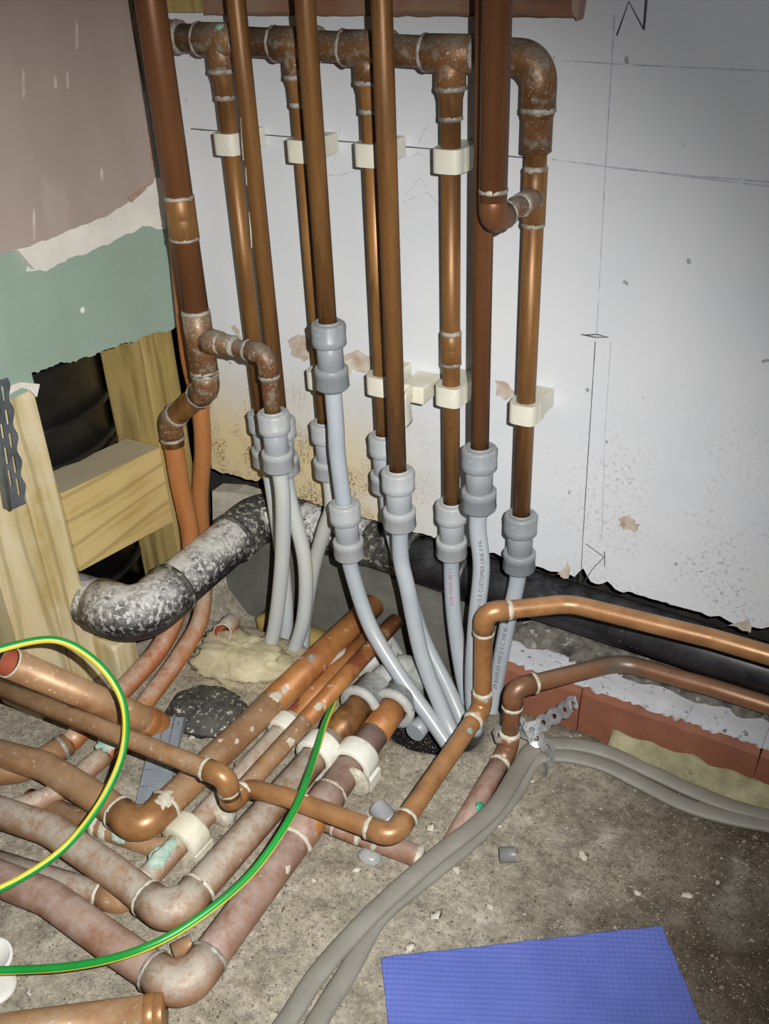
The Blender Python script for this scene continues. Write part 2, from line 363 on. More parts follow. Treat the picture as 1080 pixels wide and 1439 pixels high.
# ------------------------------------------------------------------ setting
def jag_board():
    """white board: ragged lower edge, one sheet standing on nothing"""
    bot = []
    xs = -0.0
    n = 260
    for i in range(n+1):
        x = 0.004 + 1.50*i/n
        z = .209 + .004*noise.noise(V((x*60, 0, 0))) + .003*noise.noise(V((x*190, 3, 0)))
        if x < .13: z += .01
        for cx, w, h in ((.655, .010, .020), (.905, .014, .012), (.11, .012, .012), (.69, .008, .006)):
            z += h*max(0, 1-abs(x-cx)/w)
        bot.append(V((x, 0, z)))
    pts = bot + [V((1.504, 0, 1.55)), V((.004, 0, 1.55))]
    mb = MB(); prism(mb, pts, (0, .0125, 0)); return mb
wall_back = struct(jag_board().build('wall_back', 'wall_white'))
# pencil marks, torn paper and holes on the board
def wall_line(pix, w, m, name, y=-.0004, amp=0.0):
    mb = MB(); pts = [P(px, py, 'y', y) for px, py in pix]
    L = []
    for a, b in zip(pts[:-1], pts[1:]):
        k = max(1, int((b-a).length/.02))
        for i in range(k): L.append(a.lerp(b, i/k))
    L.append(pts[-1]); vs = []; fs = []
    for i, p in enumerate(L):
        d = (L[min(i+1, len(L)-1)]-L[max(i-1, 0)]).normalized(); nrm = V((-d.z, 0, d.x))
        ww = w*(1+.5*noise.noise(p*90)); vs += [p+nrm*ww/2, p-nrm*ww/2, p+nrm*ww/2+V((0, .0008, 0)), p-nrm*ww/2+V((0, .0008, 0))]
    for i in range(len(L)-1): fs += [[4*i, 4*i+1, 4*i+5, 4*i+4], [4*i, 4*i+4, 4*i+6, 4*i+2], [4*i+1, 4*i+3, 4*i+7, 4*i+5]]
    mb.add(vs, fs, False); return mb.build(name, m, wall_back)
for pix, w, m in [
    ([(863, 20), (850, 240), (838, 470)], .0014, 'pencil'), ([(836, 480), (822, 700), (815, 818)], .0009, 'pencil_dark'),
    ([(268, 181), (450, 196), (637, 212), (760, 224)], .0013, 'pencil_dark'), ([(775, 224), (850, 234), (960, 246), (1080, 256)], .0016, 'pencil'),
    ([(860, 236), (980, 250), (1080, 262)], .0012, 'pencil'), ([(790, 85), (880, 91), (1080, 100)], .0014, 'pencil'),
    ([(866, 50), (883, 2), (904, 42)], .0018, 'pencil_dark'), ([(904, 42), (908, -6)], .003, 'pencil_dark'),
    ([(816, 470), (835, 474), (855, 474), (838, 470), (820, 471)], .0012, 'pencil_dark'),
    ([(858, 480), (850, 600), (845, 760)], .0010, 'pencil'), ([(822, 764), (848, 783)], .0009, 'pencil_dark'), ([(848, 783), (832, 800), (822, 815)], .0009, 'pencil_dark'), ([(849, 775), (849, 796)], .0012, 'pencil_dark'),
    ([(462, 246), (475, 247), (500, 240), (512, 243)], .0011, 'pencil'), ([(478, 180), (468, 235)], .0008, 'pencil'),
    ([(568, 275), (590, 250), (600, 262)], .0009, 'pencil'), ([(565, 285), (600, 270), (618, 290)], .0008, 'pencil'), ([(588, 200), (596, 182), (601, 178)], .0009, 'pencil'), ([(575, 222), (588, 215), (606, 228)], .0009, 'pencil')]:
    wall_line(pix, w, m, 'pencil_line')
def wall_patch(pix, m, name, th=.0012, rag=1):
    mb = MB(); q = [P(px, py, 'y', -th) for px, py in pix]; pts = []
    for a, b in zip(q, q[1:]+q[:1]): pts += ragged(a, b, 6,   .0048*rag, (.7, 0, .7), 110, a.x*9)[:-1]
    prism(mb, pts, (0, th+.0005, 0)); return mb.build(name, m, wall_back)
wall_patch([(404, 478), (420, 469), (438, 480), (440, 500), (428, 508), (410, 500)], 'paper_torn', 'torn_patch')
wall_patch([(482, 500), (500, 492), (520, 500), (530, 520), (512, 524), (498, 520), (484, 516)], 'paper_torn', 'torn_patch')
wall_patch([(696, 533), (716, 540), (722, 555), (712, 562), (698, 556)], 'paper_torn', 'torn_patch')
wall_patch([(868, 728), (882, 725), (897, 738), (892, 748), (872, 742)], 'paper_torn', 'torn_patch')
wall_patch([(785, 806), (800, 788), (800, 812), (793, 812)], 'paper_torn', 'torn_patch')
wall_patch([(1026, 878), (1053, 871), (1056, 888), (1045, 886)], 'paper_torn', 'torn_patch')
wall_patch([(325, 458), (331, 456), (340, 474), (334, 477)], 'paper_torn', 'torn_patch')

# left wall: green plasterboard with torn skim on it
def left_wall():
    mb = MB(); y0, y1 = -.003, -1.25
    low = ragged((0, -.004, .474), (0, -.30, .505), 60, .005, (0, 0, 1), 50, 1.0) + ragged((0, -.30, .488), (0, -.37, .484), 10, .006, (0, 0, 1), 80, 3) + ragged((0, -.38, .50), (0, y1, .50), 40, .004, (0, 0, 1), 30, 4)
    prism(mb, low + [V((0, y1, 1.55)), V((0, -.004, 1.55))], (-.0125, 0, 0))
    w = struct(mb.build('wall_left', 'green_board'))
    # torn white paper strip
    mb = MB()
    top = [P(x, y, 'x', .0012) for x, y in ((232, 250), (215, 250), (196, 266), (175, 280), (150, 296), (110, 311), (70, 328), (45, 340))]
    t2 = []
    for a, b in zip(top[:-1], top[1:]): t2 += ragged(a, b, 8, .002, (0, 0, 1), 60, a.y)[:-1]
    bot = [P(x, y, 'x', .0012) for x, y in ((38, 382), (70, 378), (95, 364), (130, 352), (165, 336), (200, 318), (233, 322))]
    b2 = []
    for a, b in zip(bot[:-1], bot[1:]): b2 += ragged(a, b, 7, .003, (0, 0, 1), 70, a.y)[:-1]
    prism(mb, t2 + [top[-1]] + b2 + [bot[-1]], (-.0016, 0, 0)); mb.build('torn_paper_strip', 'torn_white', w)
    # pink skim coat
    mb = MB()
    edge = [P(x, y, 'x', .0035) for x, y in ((178, -60), (188, 20), (196, 90), (206, 130), (213, 185), (219, 240), (216, 256), (196, 272), (175, 287), (150, 303), (110, 318), (70, 335), (22, 351), (0, 358), (-200, 425), (-420, 500))]
    e2 = []
    for a, b in zip(edge[:-1], edge[1:]): e2 += ragged(a, b, 9, .0028, (0, .6, .8), 60, a.z)[:-1]
    e2.append(edge[-1])
    prism(mb, e2 + [V((.0035, e2[-1].y, 1.55)), V((.0035, e2[0].y, 1.55))], (-.0036, 0, 0)); mb.build('skim_coat', 'pink_plaster', w)
    # broken brown rim of the skim
    for px in (((190, 5), (196, 60), (199, 95), (205, 130), (200, 100), (186, 30)), ((208, 180), (216, 215), (217, 250), (213, 225)), ((180, 278), (206, 262), (212, 256), (203, 268), (186, 284))):
        mb = MB(); prism(mb, [P(x+random.uniform(-1, 1), y, 'x', .0048) for x, y in px], (-.003, 0, 0)); mb.build('skim_flake', 'plaster_edge', w)
    mb = MB(); prism(mb, [P(x, y, 'x', .010) for x, y in ((24, 350), (44, 346), (50, 364), (48, 378))], (-.0095, 0, 0)); mb.build('curled_paper', 'torn_white', w)
    mb = MB(); lathe(mb, P(117, 436, 'x', .0006), (1, 0, 0), [(-.002, .0045), (0, .0045), (.0008, .003)], 14); mb.build('filled_screw_hole', 'torn_white', w)
    mb = MB(); prism(mb, [P(x, y, 'x', .004) for x, y in ((5, 545), (30, 537), (56, 540), (52, 558), (42, 548), (30, 545), (10, 556))], (-.004, 0, 0)); mb.build('torn_paper_tab', 'torn_white', w)
    for x, y, h in ((48, 315, 48), (33, 118, 44), (95, 112, 26), (108, 48, 44), (78, 115, 20), (143, 245, 18)):
        mb = MB(); prism(mb, [P(x-.5, y-h/2, 'x', .0041), P(x+1.6, y-h/4, 'x', .0041), P(x+2.2, y+h/4, 'x', .0041), P(x+1, y+h/2, 'x', .0041), P(x-1.6, y+h/3, 'x', .0041), P(x-1.8, y-h/8, 'x', .0041)], (-.001, 0, 0)); mb.build('plaster_streak', 'streak', w)
    return w
wall_left = left_wall()

# cavity behind and under the boards, its shade put into near-black walls
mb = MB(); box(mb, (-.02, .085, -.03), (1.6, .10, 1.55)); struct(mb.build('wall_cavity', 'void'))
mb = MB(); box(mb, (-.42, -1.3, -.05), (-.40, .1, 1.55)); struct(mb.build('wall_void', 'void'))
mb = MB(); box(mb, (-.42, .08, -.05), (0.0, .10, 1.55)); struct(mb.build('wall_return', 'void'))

# floor
def floor_h(x, y):
    h = .004*noise.noise(V((x*9, y*9, 0)))+.003*noise.noise(V((x*30, y*30, 2)))+.0015*noise.noise(V((x*90, y*90, 5)))
    d = math.hypot((x-.495)/.085, (y+.15)/.062); h -= .06*max(0, 1-d*d) if d < 1 else 0           # hole where the grey pipes go down
    d = math.hypot((x-.20)/.13, (y+.13)/.10); h += .02*max(0, 1-d*d) if d < 1 else 0            # mound around the stub
    d = math.hypot((x-.67)/.10, (y+.12)/.06); h += .022*max(0, 1-d*d) if d < 1 else 0           # rubble by the strap
    sx = min(1, max(0, (x+.02)/.06))*min(1, max(0, (.54-x)/.05)); sy = min(1, max(0, (y+.115)/.045)); h -= .075*sx*sy*sy*(3-2*sy)
    return h
def floor_col(x, y):
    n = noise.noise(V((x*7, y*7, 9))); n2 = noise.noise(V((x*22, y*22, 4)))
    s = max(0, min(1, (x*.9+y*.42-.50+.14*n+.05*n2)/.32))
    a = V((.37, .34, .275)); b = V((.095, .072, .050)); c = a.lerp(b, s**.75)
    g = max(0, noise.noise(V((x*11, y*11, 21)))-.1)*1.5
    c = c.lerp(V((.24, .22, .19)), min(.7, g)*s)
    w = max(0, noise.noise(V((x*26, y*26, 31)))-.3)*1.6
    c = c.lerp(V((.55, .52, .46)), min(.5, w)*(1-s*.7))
    d = math.hypot((x-.18)/.16, (y+.17)/.13)
    if d < 1: c = c.lerp(V((.40, .32, .17)), (1-d)*.9)
    d = math.hypot((x-.28)/.05, (y+.17)/.03)
    if d < 1: c = c.lerp(V((.24, .11, .05)), (1-d)*.9)
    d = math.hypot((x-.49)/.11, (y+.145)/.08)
    if d < 1: c = c.lerp(V((.012, .011, .011)), min(1, (1-d)*2.2))  # shade of the hole painted near-black into the floor colour
    d = math.hypot((x-.42)/.2, (y+.33)/.16)
    if d < 1: c = c.lerp(V((.26, .215, .15)), (1-d)*.6)
    return c
def build_floor():
    x0, x1, y0, y1, st = -.40, 1.6, -1.15, .085, .006
    nx = int((x1-x0)/st)+1; ny = int((y1-y0)/st)+1
    vs = []; cs = []
    for j in range(ny):
        for i in range(nx):
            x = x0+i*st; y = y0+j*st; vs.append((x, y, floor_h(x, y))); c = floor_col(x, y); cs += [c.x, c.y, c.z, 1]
    fs = [(j*nx+i, j*nx+i+1, (j+1)*nx+i+1, (j+1)*nx+i) for j in range(ny-1) for i in range(nx-1)]
    me = bpy.data.meshes.new('floor'); me.from_pydata(vs, [], fs)
    at = me.color_attributes.new('Col', 'FLOAT_COLOR', 'POINT'); at.data.foreach_set('color', cs)
    me.polygons.foreach_set('use_smooth', [True]*len(fs)); me.materials.append(M['floor'])
    o = bpy.data.objects.new('floor', me); COL.objects.link(o); return struct(o)
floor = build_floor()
# base of the wall on the right: cracked red bricks with white render on top
wall_base = bpy.data.objects.new('wall_base', None); COL.objects.link(wall_base); wall_base.location = (.56, 0, 0); struct(wall_base)
cuts = [.555, .690, .831, .928, 1.10, 1.30, 1.5]
for a, b in zip(cuts[:-1], cuts[1:]):
    mb = MB(); ztop = .077
    prof = [(-.074, -.01), (-.071, .035), (-.067, ztop-.010), (-.060, ztop-.002), (-.052, ztop), (.075, ztop+.002), (.075, -.01)]
    g = .0005; n = 7; vs = []
    for i in range(n+1):
        x = a+g+(b-a-2*g)*i/n
        for (y, z) in prof:
            q = V((x+.002*noise.noise(V((a*50, y*60, z*60))), y, z)); q += V((0, .003*noise.noise(q*45), .003*noise.noise(q*50+V((7, 0, 0))))); vs.append(q)
    k = len(prof); fs = []
    for i in range(n):
        for j in range(k): fs.append([i*k+j, i*k+(j+1) % k, (i+1)*k+(j+1) % k, (i+1)*k+j])
    fs += [list(range(k)), [n*k+j for j in range(k)]]
    mb.add(vs, fs, False); mb.build('brick', 'brick_red', wall_base)
    # ragged white render lying on the top of that brick
    mb = MB(); N = 22
    f = [V((a+g*.5+(b-a-g)*i/N, -.060+.006*noise.noise(V((i/N*(b-a)*40+a*40, 1, 0)))+.006*noise.noise(V(((a+i/N*(b-a))*140, 4, 0))), ztop+.0022)) for i in range(N+1)]
    bk = [V((a+g*.5+(b-a-g)*i/N, -.012+.008*noise.noise(V(((a+i/N*(b-a))*60, 9, 0))), ztop+.0022)) for i in range(N, -1, -1)]
    prism(mb, f+bk, (0, 0, -.005)); mb.build('white_render', 'white_render', wall_base)
def lump_strip(x0, x1, yz, amp, nx, m, name, parent=None, sd=0):
    mb = MB(); vs = []; k = len(yz)
    for i in range(nx+1):
        x = x0+(x1-x0)*i/nx
        for (y, z) in yz:
            q = V((x, y, z)); vs.append(q+V((0, amp*noise.noise(q*38+V((sd, 0, 0))), amp*noise.noise(q*42+V((sd, 5, 0))))))
    fs = [[i*k+j, i*k+j+1, (i+1)*k+j+1, (i+1)*k+j] for i in range(nx) for j in range(k-1)]
    fs += [[i*k, (i+1)*k, (i+1)*k+k-1, i*k+k-1] for i in range(nx)] + [list(range(k)), [nx*k+j for j in range(k)]]
    mb.add(vs, fs, True); return mb.build(name, m, parent)
struct(lump_strip(.74, 1.5, [(-.062, .034), (-.074, .028), (-.088, .018), (-.100, .006), (-.108, -.01)], .007, 110, 'mortar', 'trim_1'))
struct(lump_strip(.545, 1.5, [(-.022, .05), (-.018, .080), (.0, .088), (.03, .094), (.084, .10), (.084, .05)], .012, 150, 'rubble', 'trim_2', sd=3))
# grey sheet, yellow batten and plaster plug under the board on the left
mb = MB(); prism(mb, [V((.0, .0, -.11)), V((.55, .0, -.11)), V((.55, .0, .10)), V((.30, .0, .112)), V((.0, .0, .118))], (0, .06, 0)); struct(mb.build('trim_3', 'slate'))
struct(lump_strip(.085, .53, [(-.032, -.09), (-.032, -.046), (-.028, -.043), (-.002, -.042), (-.0005, -.09)], .003, 60, 'batten', 'trim_4', sd=8))
mb = MB(); prism(mb, [P(x, y, 'y', .018) for x, y in ((298, 690), (330, 692), (376, 706), (378, 780), (370, 850), (345, 862), (300, 800))], (0, .03, 0)); struct(mb.build('trim_5', 'plug_plaster'))
# timber bearer along the top of the board
def bearer():
    r = struct(bpy.data.objects.new('trim_6', None)); COL.objects.link(r); r.location = (0, 0, .9)
    mb = MB(); z0 = P(640, 22, 'y', -.022).z
    xr = P(808, 28, 'y', -.022).x
    low = ragged((.125, -.022, z0), (xr, -.022, z0-.001), 40, .0012, (0, 0, 1), 60, 2)
    end = ragged((xr, -.022, z0-.001), (xr, -.022, 1.08), 14, .004, (1, 0, 0), 150, 6)
    prism(mb, low+end[1:]+[V((.125, -.022, 1.08))], (0, .0218, 0)); mb.build('timber_bearer', 'brown_timber', r)
    mb = MB(); prism(mb, [V((xr-.004, -.0228, z0+.004)), V((xr+.002, -.0228, z0-.004)), V((xr+.006, -.0228, z0+.03)), V((xr+.003, -.0228, 1.08)), V((xr-.012, -.0228, 1.08)), V((xr-.006, -.0228, z0+.03))], (0, .018, 0)); mb.build('splintered_end', 'plaster_edge', r)
    mb = MB(); box(mb, (.03, -.024, z0+.003), (.122, -.001, 1.08)); mb.build('pale_block', 'pine_rough', r)
bearer()
# timber framing of the left wall
fr = thing('wall_stud', 'pale pine stud at the left edge, standing below the green board', 'timber', (-.03, -.37, 0))
mb = MB(); box(mb, (-.09, -.352, .0), (-.004, -.300, .52), .002); mb.build('timber_post', 'pine_post', fr)
mb = MB(); box(mb, (-.09, -.425, .0), (-.006, -.354, .52), .002); mb.build('timber_post', 'pine_post', fr)
ng = thing('noggin', 'sloping pale pine noggin between the two studs, dusty top', 'timber', (-.04, -.2, .2))
mb = MB(); a = P(80, 697, 'x', -.002); b = P(235, 622, 'x', -.002); c = P(240, 735, 'x', -.002); d = P(102, 810, 'x', -.002)
prism(mb, [V((-.002, -.299, a.z)), V((-.002, -.102, b.z)), V((-.002, -.102, c.z)), V((-.002, -.299, d.z))], (-.068, 0, 0)); mb.build('timber_rail', 'pine_noggin', ng)
sr = thing('wall_stud', 'rough greenish stud behind the copper bends, beside the corner', 'timber', (-.05, -.07, 0))
mb = MB(); box(mb, (-.095, -.100, 0), (-.003, -.035, .50), .002); mb.build('timber_post', 'pine_rough', sr)
of = tag(MB.build((lambda m: (box(m, (-.02, -.305, .0), (.045, -.262, .075), .006, jit=.003), m)[1])(MB()), 'timber_offcut', 'pine_post', root=(.01, -.28, 0)), 'short pale timber offcut on the dirt beside the left stud', 'timber')
# soil stack behind the studs
ss = thing('soil_stack', 'large black ribbed soil stack in the void behind the studs', 'pipe', (-.215, -.19, 0))
mb = MB(); lathe(mb, (-.215, -.19, 0), (0, 0, 1), [(0, .146), (1.4, .146)], 40); mb.build('stack_pipe', 'black_gloss', ss)
for z, r in ((.462, .151), (.375, .152), (.315, .151), (.30, .153), (.14, .152), (.085, .153)):
    mb = MB(); lathe(mb, (-.215, -.19, z), (0, 0, 1), [(0, .144), (.001, r), (.006, r), (.008, .144)], 56); mb.build('stack_ring', 'black_gloss', ss)
# perforated steel angle
def slot_angle():
    t = thing('corner_bead', 'dark galvanised perforated steel corner bead at the left edge', 'metal strip', P(0, 640, 'x', .012))
    a = P(-14, 545, 'x', .012); a2 = P(8, 550, 'x', .012); b = P(42, 697, 'x', .012); c = P(14, 717, 'x', .012)
    ax = (c-a).normalized(); L = (c-a).length+.006; wdir = V((0, (b-c).y, (b-c).z)); W = .027
    wdir = (wdir-ax*wdir.dot(ax)).normalized()
    o = c-ax*L; mb = MB(); nu, nv = 44, 9
    slots = [(u, v) for u in (-.010, .022, .054, .086, .118) for v in (.0075, .0175)]
    def hole(u, v):
        for (su, sv) in slots:
            s = su+(.016 if sv > .01 else 0)
            if s < u < s+.022 and abs(v-sv) < .0018: return True
        return False
    vl = [0, .003, .0055, .0095, .013, .0155, .0195, .023, W]; grid = {}
    for th in (0, 1):
        for i in range(nu+1):
            for j in range(nv):
                u = L*i/nu; v = vl[j]
                if j == nv-1: v += .0025*math.sin(u*180)
                grid[th, i, j] = len(mb.v); mb.v.append(o+ax*u+wdir*v+V((.0008*th, 0, 0)))
    for i in range(nu):
        for j in range(nv-1):
            if hole(L*(i+.5)/nu, (vl[j]+vl[j+1])/2): continue
            for th in (0, 1): mb.f.append([grid[th, i, j], grid[th, i+1, j], grid[th, i+1, j+1], grid[th, i, j+1]]); mb.sm.append(False); mb.mi.append(0)
            for di, dj, e in ((0, -1, ((i, j), (i+1, j))), (0, 1, ((i, j+1), (i+1, j+1))), (-1, 0, ((i, j), (i, j+1))), (1, 0, ((i+1, j), (i+1, j+1)))):
                ii, jj = i+di, j+dj
                if ii < 0 or ii >= nu or jj < 0 or jj >= nv-1 or hole(L*(ii+.5)/nu, (vl[jj]+vl[jj+1])/2):
                    (p, q), (r, s) = e; mb.f.append([grid[0, p, q], grid[0, r, s], grid[1, r, s], grid[1, p, q]]); mb.sm.append(False); mb.mi.append(0)
    mb.build('perforated_wing', 'steel', t)
    mb = MB(); sweep(mb, [o+V((.001, 0, 0)), c+V((.001, 0, 0))], .0022, 10); mb.build('bead_nose', 'steel', t)
    mb = MB(); prism(mb, [o, c, c+V((-.012, 0, 0)), o+V((-.012, 0, 0))], wdir*-.0008); mb.build('second_wing', 'steel', t)
slot_angle()

# ------------------------------------------------------------------ pipe builders
def straight(mb, a, b, r, seg=22): sweep(mb, [V(a), V(b)], r, seg)
def run(t, pts, r, m, fil=.03, seg=22, part='pipe', caps=True):
    mb = MB(); sweep(mb, fillet(pts, fil, 9), r, seg, caps); return mb.build(part, m, t)
def elbow(t, pts, i, r, m, R=.024, leg=None, k=1.13, part='elbow', rings='solder', ringk=1.2, skip=()):
    """bent socket fitting around pts[i], with a ring of solder at each mouth"""
    p = V(pts[i]); a = (V(pts[i-1])-p).normalized(); b = (V(pts[i+1])-p).normalized(); ang = a.angle(b)
    leg = leg or (R/math.tan(ang/2)+.012)
    mb = MB(); path = fillet([p+a*leg, p, p+b*leg], R, 10); sweep(mb, path, r*k, 24); e = mb.build(part, m, t)
    for j, d in enumerate((a, b)):
        if rings and j not in skip: ring(t, p+d*leg, d, r*k, rings)
    return e
def ring(t, p, d, r, m='solder', w=.0045, part='solder_ring', wob=.10):
    mb = MB(); ph = random.random()*9
    lathe(mb, V(p)-V(d).normalized()*w*.5, d, [(-w*.35, r*.86), (0, r*1.02), (w*.5, r*1.055), (w, r*1.0), (w*1.5, r*.86)], 22,
          rib=lambda j, k: 1+wob*noise.noise(V((k*.8, j*1.0, ph))))
    return mb.build(part, m, t)
def socket(t, a, b, r, m, part='coupling', k=1.13, rings='solder'):
    mb = MB(); a, b = V(a), V(b); d = b-a
    lathe(mb, a, d, [(0, r*1.02), (.0008, r*k), (d.length*.48, r*k), (d.length*.5, r*k*.985), (d.length*.52, r*k), (d.length-.0008, r*k), (d.length, r*1.02)], 24); s = mb.build(part, m, t)
    if rings: ring(t, a, d, r*k*.97, rings); ring(t, b, d, r*k*.97, rings)
    return s
CYL = []
def dab(t, p, n, sx, m, part='plaster_dab', th=.0007):
    """thin ragged splash of plaster or flux lying on the pipe's surface"""
    p = V(p); n = V(n).normalized(); a, b = frame(n); mb = MB(); N = 26; ph = random.random()*20
    c, ax, r = CYL if CYL else (None, None, None)
    def wrap(q, h):
        if c is None: return q+n*h
        w = q-c; al = ax*w.dot(ax); w = w-al; return c+al+w.normalized()*(r+h)
    vs = [wrap(p, th)]
    for f, h in ((.4, th), (.75, th*.9), (1.0, -.0006)):
        for k in range(N):
            an = 2*math.pi*k/N; e = V((math.cos(an), math.sin(an), 0))
            rr = sx*(1+.55*noise.noise(e*1.3+V((0, 0, ph)))+.4*noise.noise(e*4+V((0, 0, ph+7))))*f
            vs.append(wrap(p+(a*e.x+b*e.y)*rr, h))
    fs = [[0, 1+k, 1+(k+1) % N] for k in range(N)]
    for q in (0, 1): fs += [[1+q*N+k, 1+(q+1)*N+k, 1+(q+1)*N+(k+1) % N, 1+q*N+(k+1) % N] for k in range(N)]
    mb.add(vs, fs); return mb.build(part, m, t)
def on_pipe(px, py, center, axis, r):
    """point of a pipe's surface met by the sight line through a pixel"""
    d = (P(px, py, 'd', 1)-EYE).normalized(); ax = V(axis).normalized(); c = V(center)
    w = EYE-c; dp = d-ax*d.dot(ax); wp = w-ax*w.dot(ax)
    A = dp.dot(dp); B = 2*dp.dot(wp); Cc = wp.dot(wp)-r*r; D = max(0, B*B-4*A*Cc)
    CYL[:] = [c, ax, r]; q = EYE+d*((-B-math.sqrt(D))/(2*A)); n = q-c; n = n-ax*n.dot(ax); return q, n.normalized()

R22 = .0112
TOPZ = 1.35
# --- header manifold behind the risers
YH = -.052
hz0 = P(247, 52, 'y', YH); hz1 = P(720, 80, 'y', YH)
hx0, hx1 = hz0.x-.012, P(757, 130, 'y', YH).x
def hz(x): return hz0.z+(hz1.z-hz0.z)*(x-hz0.x)/(hz1.x-hz0.x)
RH = .0172
mf = thing('copper_manifold', 'thick horizontal copper header behind the risers, tees feeding four drops and an elbow', 'pipe', (hx0, YH, hz(hx0)))
hp = [V((hx0-.01, YH, hz(hx0))), V((hx1, YH, hz(hx1))), V((hx1, YH, hz(hx1)-.09))]
run(mf, hp, RH*.93, 'copper_spat', fil=.035, part='header_pipe')
elbow(mf, hp, 1, RH, 'copper_spat', R=.032, leg=.048, k=1.06, rings='solder')
mb = MB(); lathe(mb, (hx0-.014, YH, hz(hx0)), (1, 0, 0), [(0, RH*.8), (.002, RH*1.1), (.028, RH*1.1), (.03, RH)], 24); mb.build('end_cap', 'copper_spat', mf)
ring(mf, (hx0+.002, YH, hz(hx0)), (1, 0, 0), RH*1.1); ring(mf, (hx0+.018, YH, hz(hx0)), (1, 0, 0), RH*1.08)
drops = []   # x, bottom z
def drop_tee(px, tee_px):
    x = P(px, 130, 'y', YH).x; z = hz(x)
    mb = MB(); lathe(mb, (x-.030, YH, z), (1, 0, 0), [(0, RH), (.0006, RH*1.1), (.0594, RH*1.1), (.06, RH)], 26)
    lathe(mb, (x, YH, z), (0, 0, -1), [(0, RH*.95), (.034, RH*.98), (.0345, RH*.9)], 24); mb.build('tee', 'copper_spat', mf)
    mb = MB(); lathe(mb, (x, YH, z-.033), (0, 0, -1), [(0, RH*.96), (.004, RH*.9), (.012, R22*1.2), (.030, R22*1.16), (.031, R22)], 24); mb.build('reducer', 'copper_riser', mf)
    ring(mf, (x, YH, z-.034), (0, 0, 1), RH*.98); ring(mf, (x, YH, z-.064), (0, 0, 1), R22*1.16)
    ring(mf, (x-.030, YH, z), (1, 0, 0), RH*1.1, w=.004); ring(mf, (x+.030, YH, z), (1, 0, 0), RH*1.1, w=.004)
    return x, z
def drop_pipe(x, ztop, zbot, m='copper_riser', part='drop_pipe'):
    mb = MB(); straight(mb, (x, YH, ztop), (x, YH, zbot), R22); mb.build(part, m, mf)
D1 = drop_tee(316, 0); D2 = drop_tee(421, 0); D3 = drop_tee(519, 0); D4 = drop_tee(633, 0)
zb = [P(352, 575, 'y', YH).z, P(447, 590, 'y', YH).z, P(531, 608, 'y', YH).z, P(633, 705, 'y', YH).z, P(733, 722, 'y', YH).z]
for (x, z), b in zip((D1, D2, D3, D4), zb): drop_pipe(x, z-.05, b-.012)
xe = hx1
mb = MB(); straight(mb, (xe, YH, hz(xe)-.06), (xe, YH, zb[4]-.012), R22*1.03); mb.build('drop_pipe', 'copper_riser', mf)
zr = hz(xe)-.048
mb = MB(); lathe(mb, (xe, YH, zr), (0, 0, -1), [(0, RH*1.04), (.006, RH*.98), (.014, R22*1.25), (.034, R22*1.2), (.035, R22)], 24); mb.build('reducer', 'copper_riser', mf)
ring(mf, (xe, YH, zr-.036), (0, 0, 1), R22*1.16)
# coupling half way down the fourth drop
socket(mf, (D4[0], YH, P(634, 510, 'y', YH).z), (D4[0], YH, P(634, 468, 'y', YH).z), R22, 'copper_riser')
# fifth drop's tee and the dead leg that joins it
zt = P(752, 283, 'y', YH).z
socket(mf, (xe, YH, P(750, 315, 'y', YH).z), (xe, YH, P(757, 238, 'y', YH).z), R22*1.03, 'copper_riser', part='tee')
YR6 = -.158
r6 = [V((xe, YR6, TOPZ)), V((xe, YR6, zt+.004)), V((xe, YH, zt+.004))]
mb = MB(); straight(mb, r6[0], r6[1]+V((0, 0, .02)), .0142); mb.build('riser_pipe', 'copper_dark', mf)
elbow(mf, r6, 1, .0125, 'copper_dark', R=.018, leg=.030, k=1.12)
mb = MB(); straight(mb, r6[1]+V((0, .01, 0)), r6[2], .0108); mb.build('branch_pipe', 'copper_spat', mf)
socket(mf, (xe, YH-.035, zt+.004), (xe, YH-.008, zt+.004), .0112, 'copper_spat', part='branch_socket')
mb = MB(); lathe(mb, (D1[0]+.012, YH-.008, hz(D1[0])+.012), (0, 0, 1), [(0, .008), (.004, .007), (.006, .003)], 10); mb.build('verdigris_patch', 'verdigris', mf)

# --- risers in front
def riser(px0, px1, y, bot, label, r=R22, m='copper_riser'):
    x = (P(*px0, 'y', y).x+P(*px1, 'y', y).x)/2
    xt = x
    t = thing('copper_riser', label, 'pipe', (x, y, bot-.012), None)
    mb = MB(); straight(mb, (xt, y, TOPZ), (x, y, bot-.012), r); mb.build('riser_pipe', m, t)
    return t, x
YX = -.088
bX = P(405, 590, 'y', YX).z; tX, xX = riser((340, 150), (396, 560), YX, bX, 'second front copper riser from the corner, with a long pale paint scrape')
for (x, y, h) in ((338, 165, 60), (350, 298, 50), (345, 235, 26)):
    q, n = on_pipe(x, y, (xX, YX, 0), (0, 0, 1), R22); q2, n2 = on_pipe(x+h*.07, y+h, (xX, YX, 0), (0, 0, 1), R22)
    s = V((0, 0, 1)).cross(n); qm = q.lerp(q2, .6)
    mb = MB(); prism(mb, [q+n*.0005, qm+n*.0005-s*.0013, q2+n2*.0005-s*.0005, q2+n2*.0005+s*.0006, qm+n*.0005+s*.0010], n*-.0012); mb.build('paint_scrape', 'flux', tX)
Y3 = -.118; b3 = P(457, 452, 'y', Y3).z; t3, x3 = riser((430, 0), (458, 440), Y3, b3, 'copper riser ending in the highest grey coupler, with a second coupler below')
Y4 = -.118; b4 = P(560, 660, 'y', Y4).z; t4, x4 = riser((534, 0), (560, 650), Y4, b4, 'copper riser in the middle of the row, in front of the third drop')
Y5 = -.112; b5 = P(683, 630, 'y', Y5).z; t5, x5 = riser((672, 0), (683, 625), Y5, b5, 'dark copper riser right behind the short dead leg', m='copper_dark')

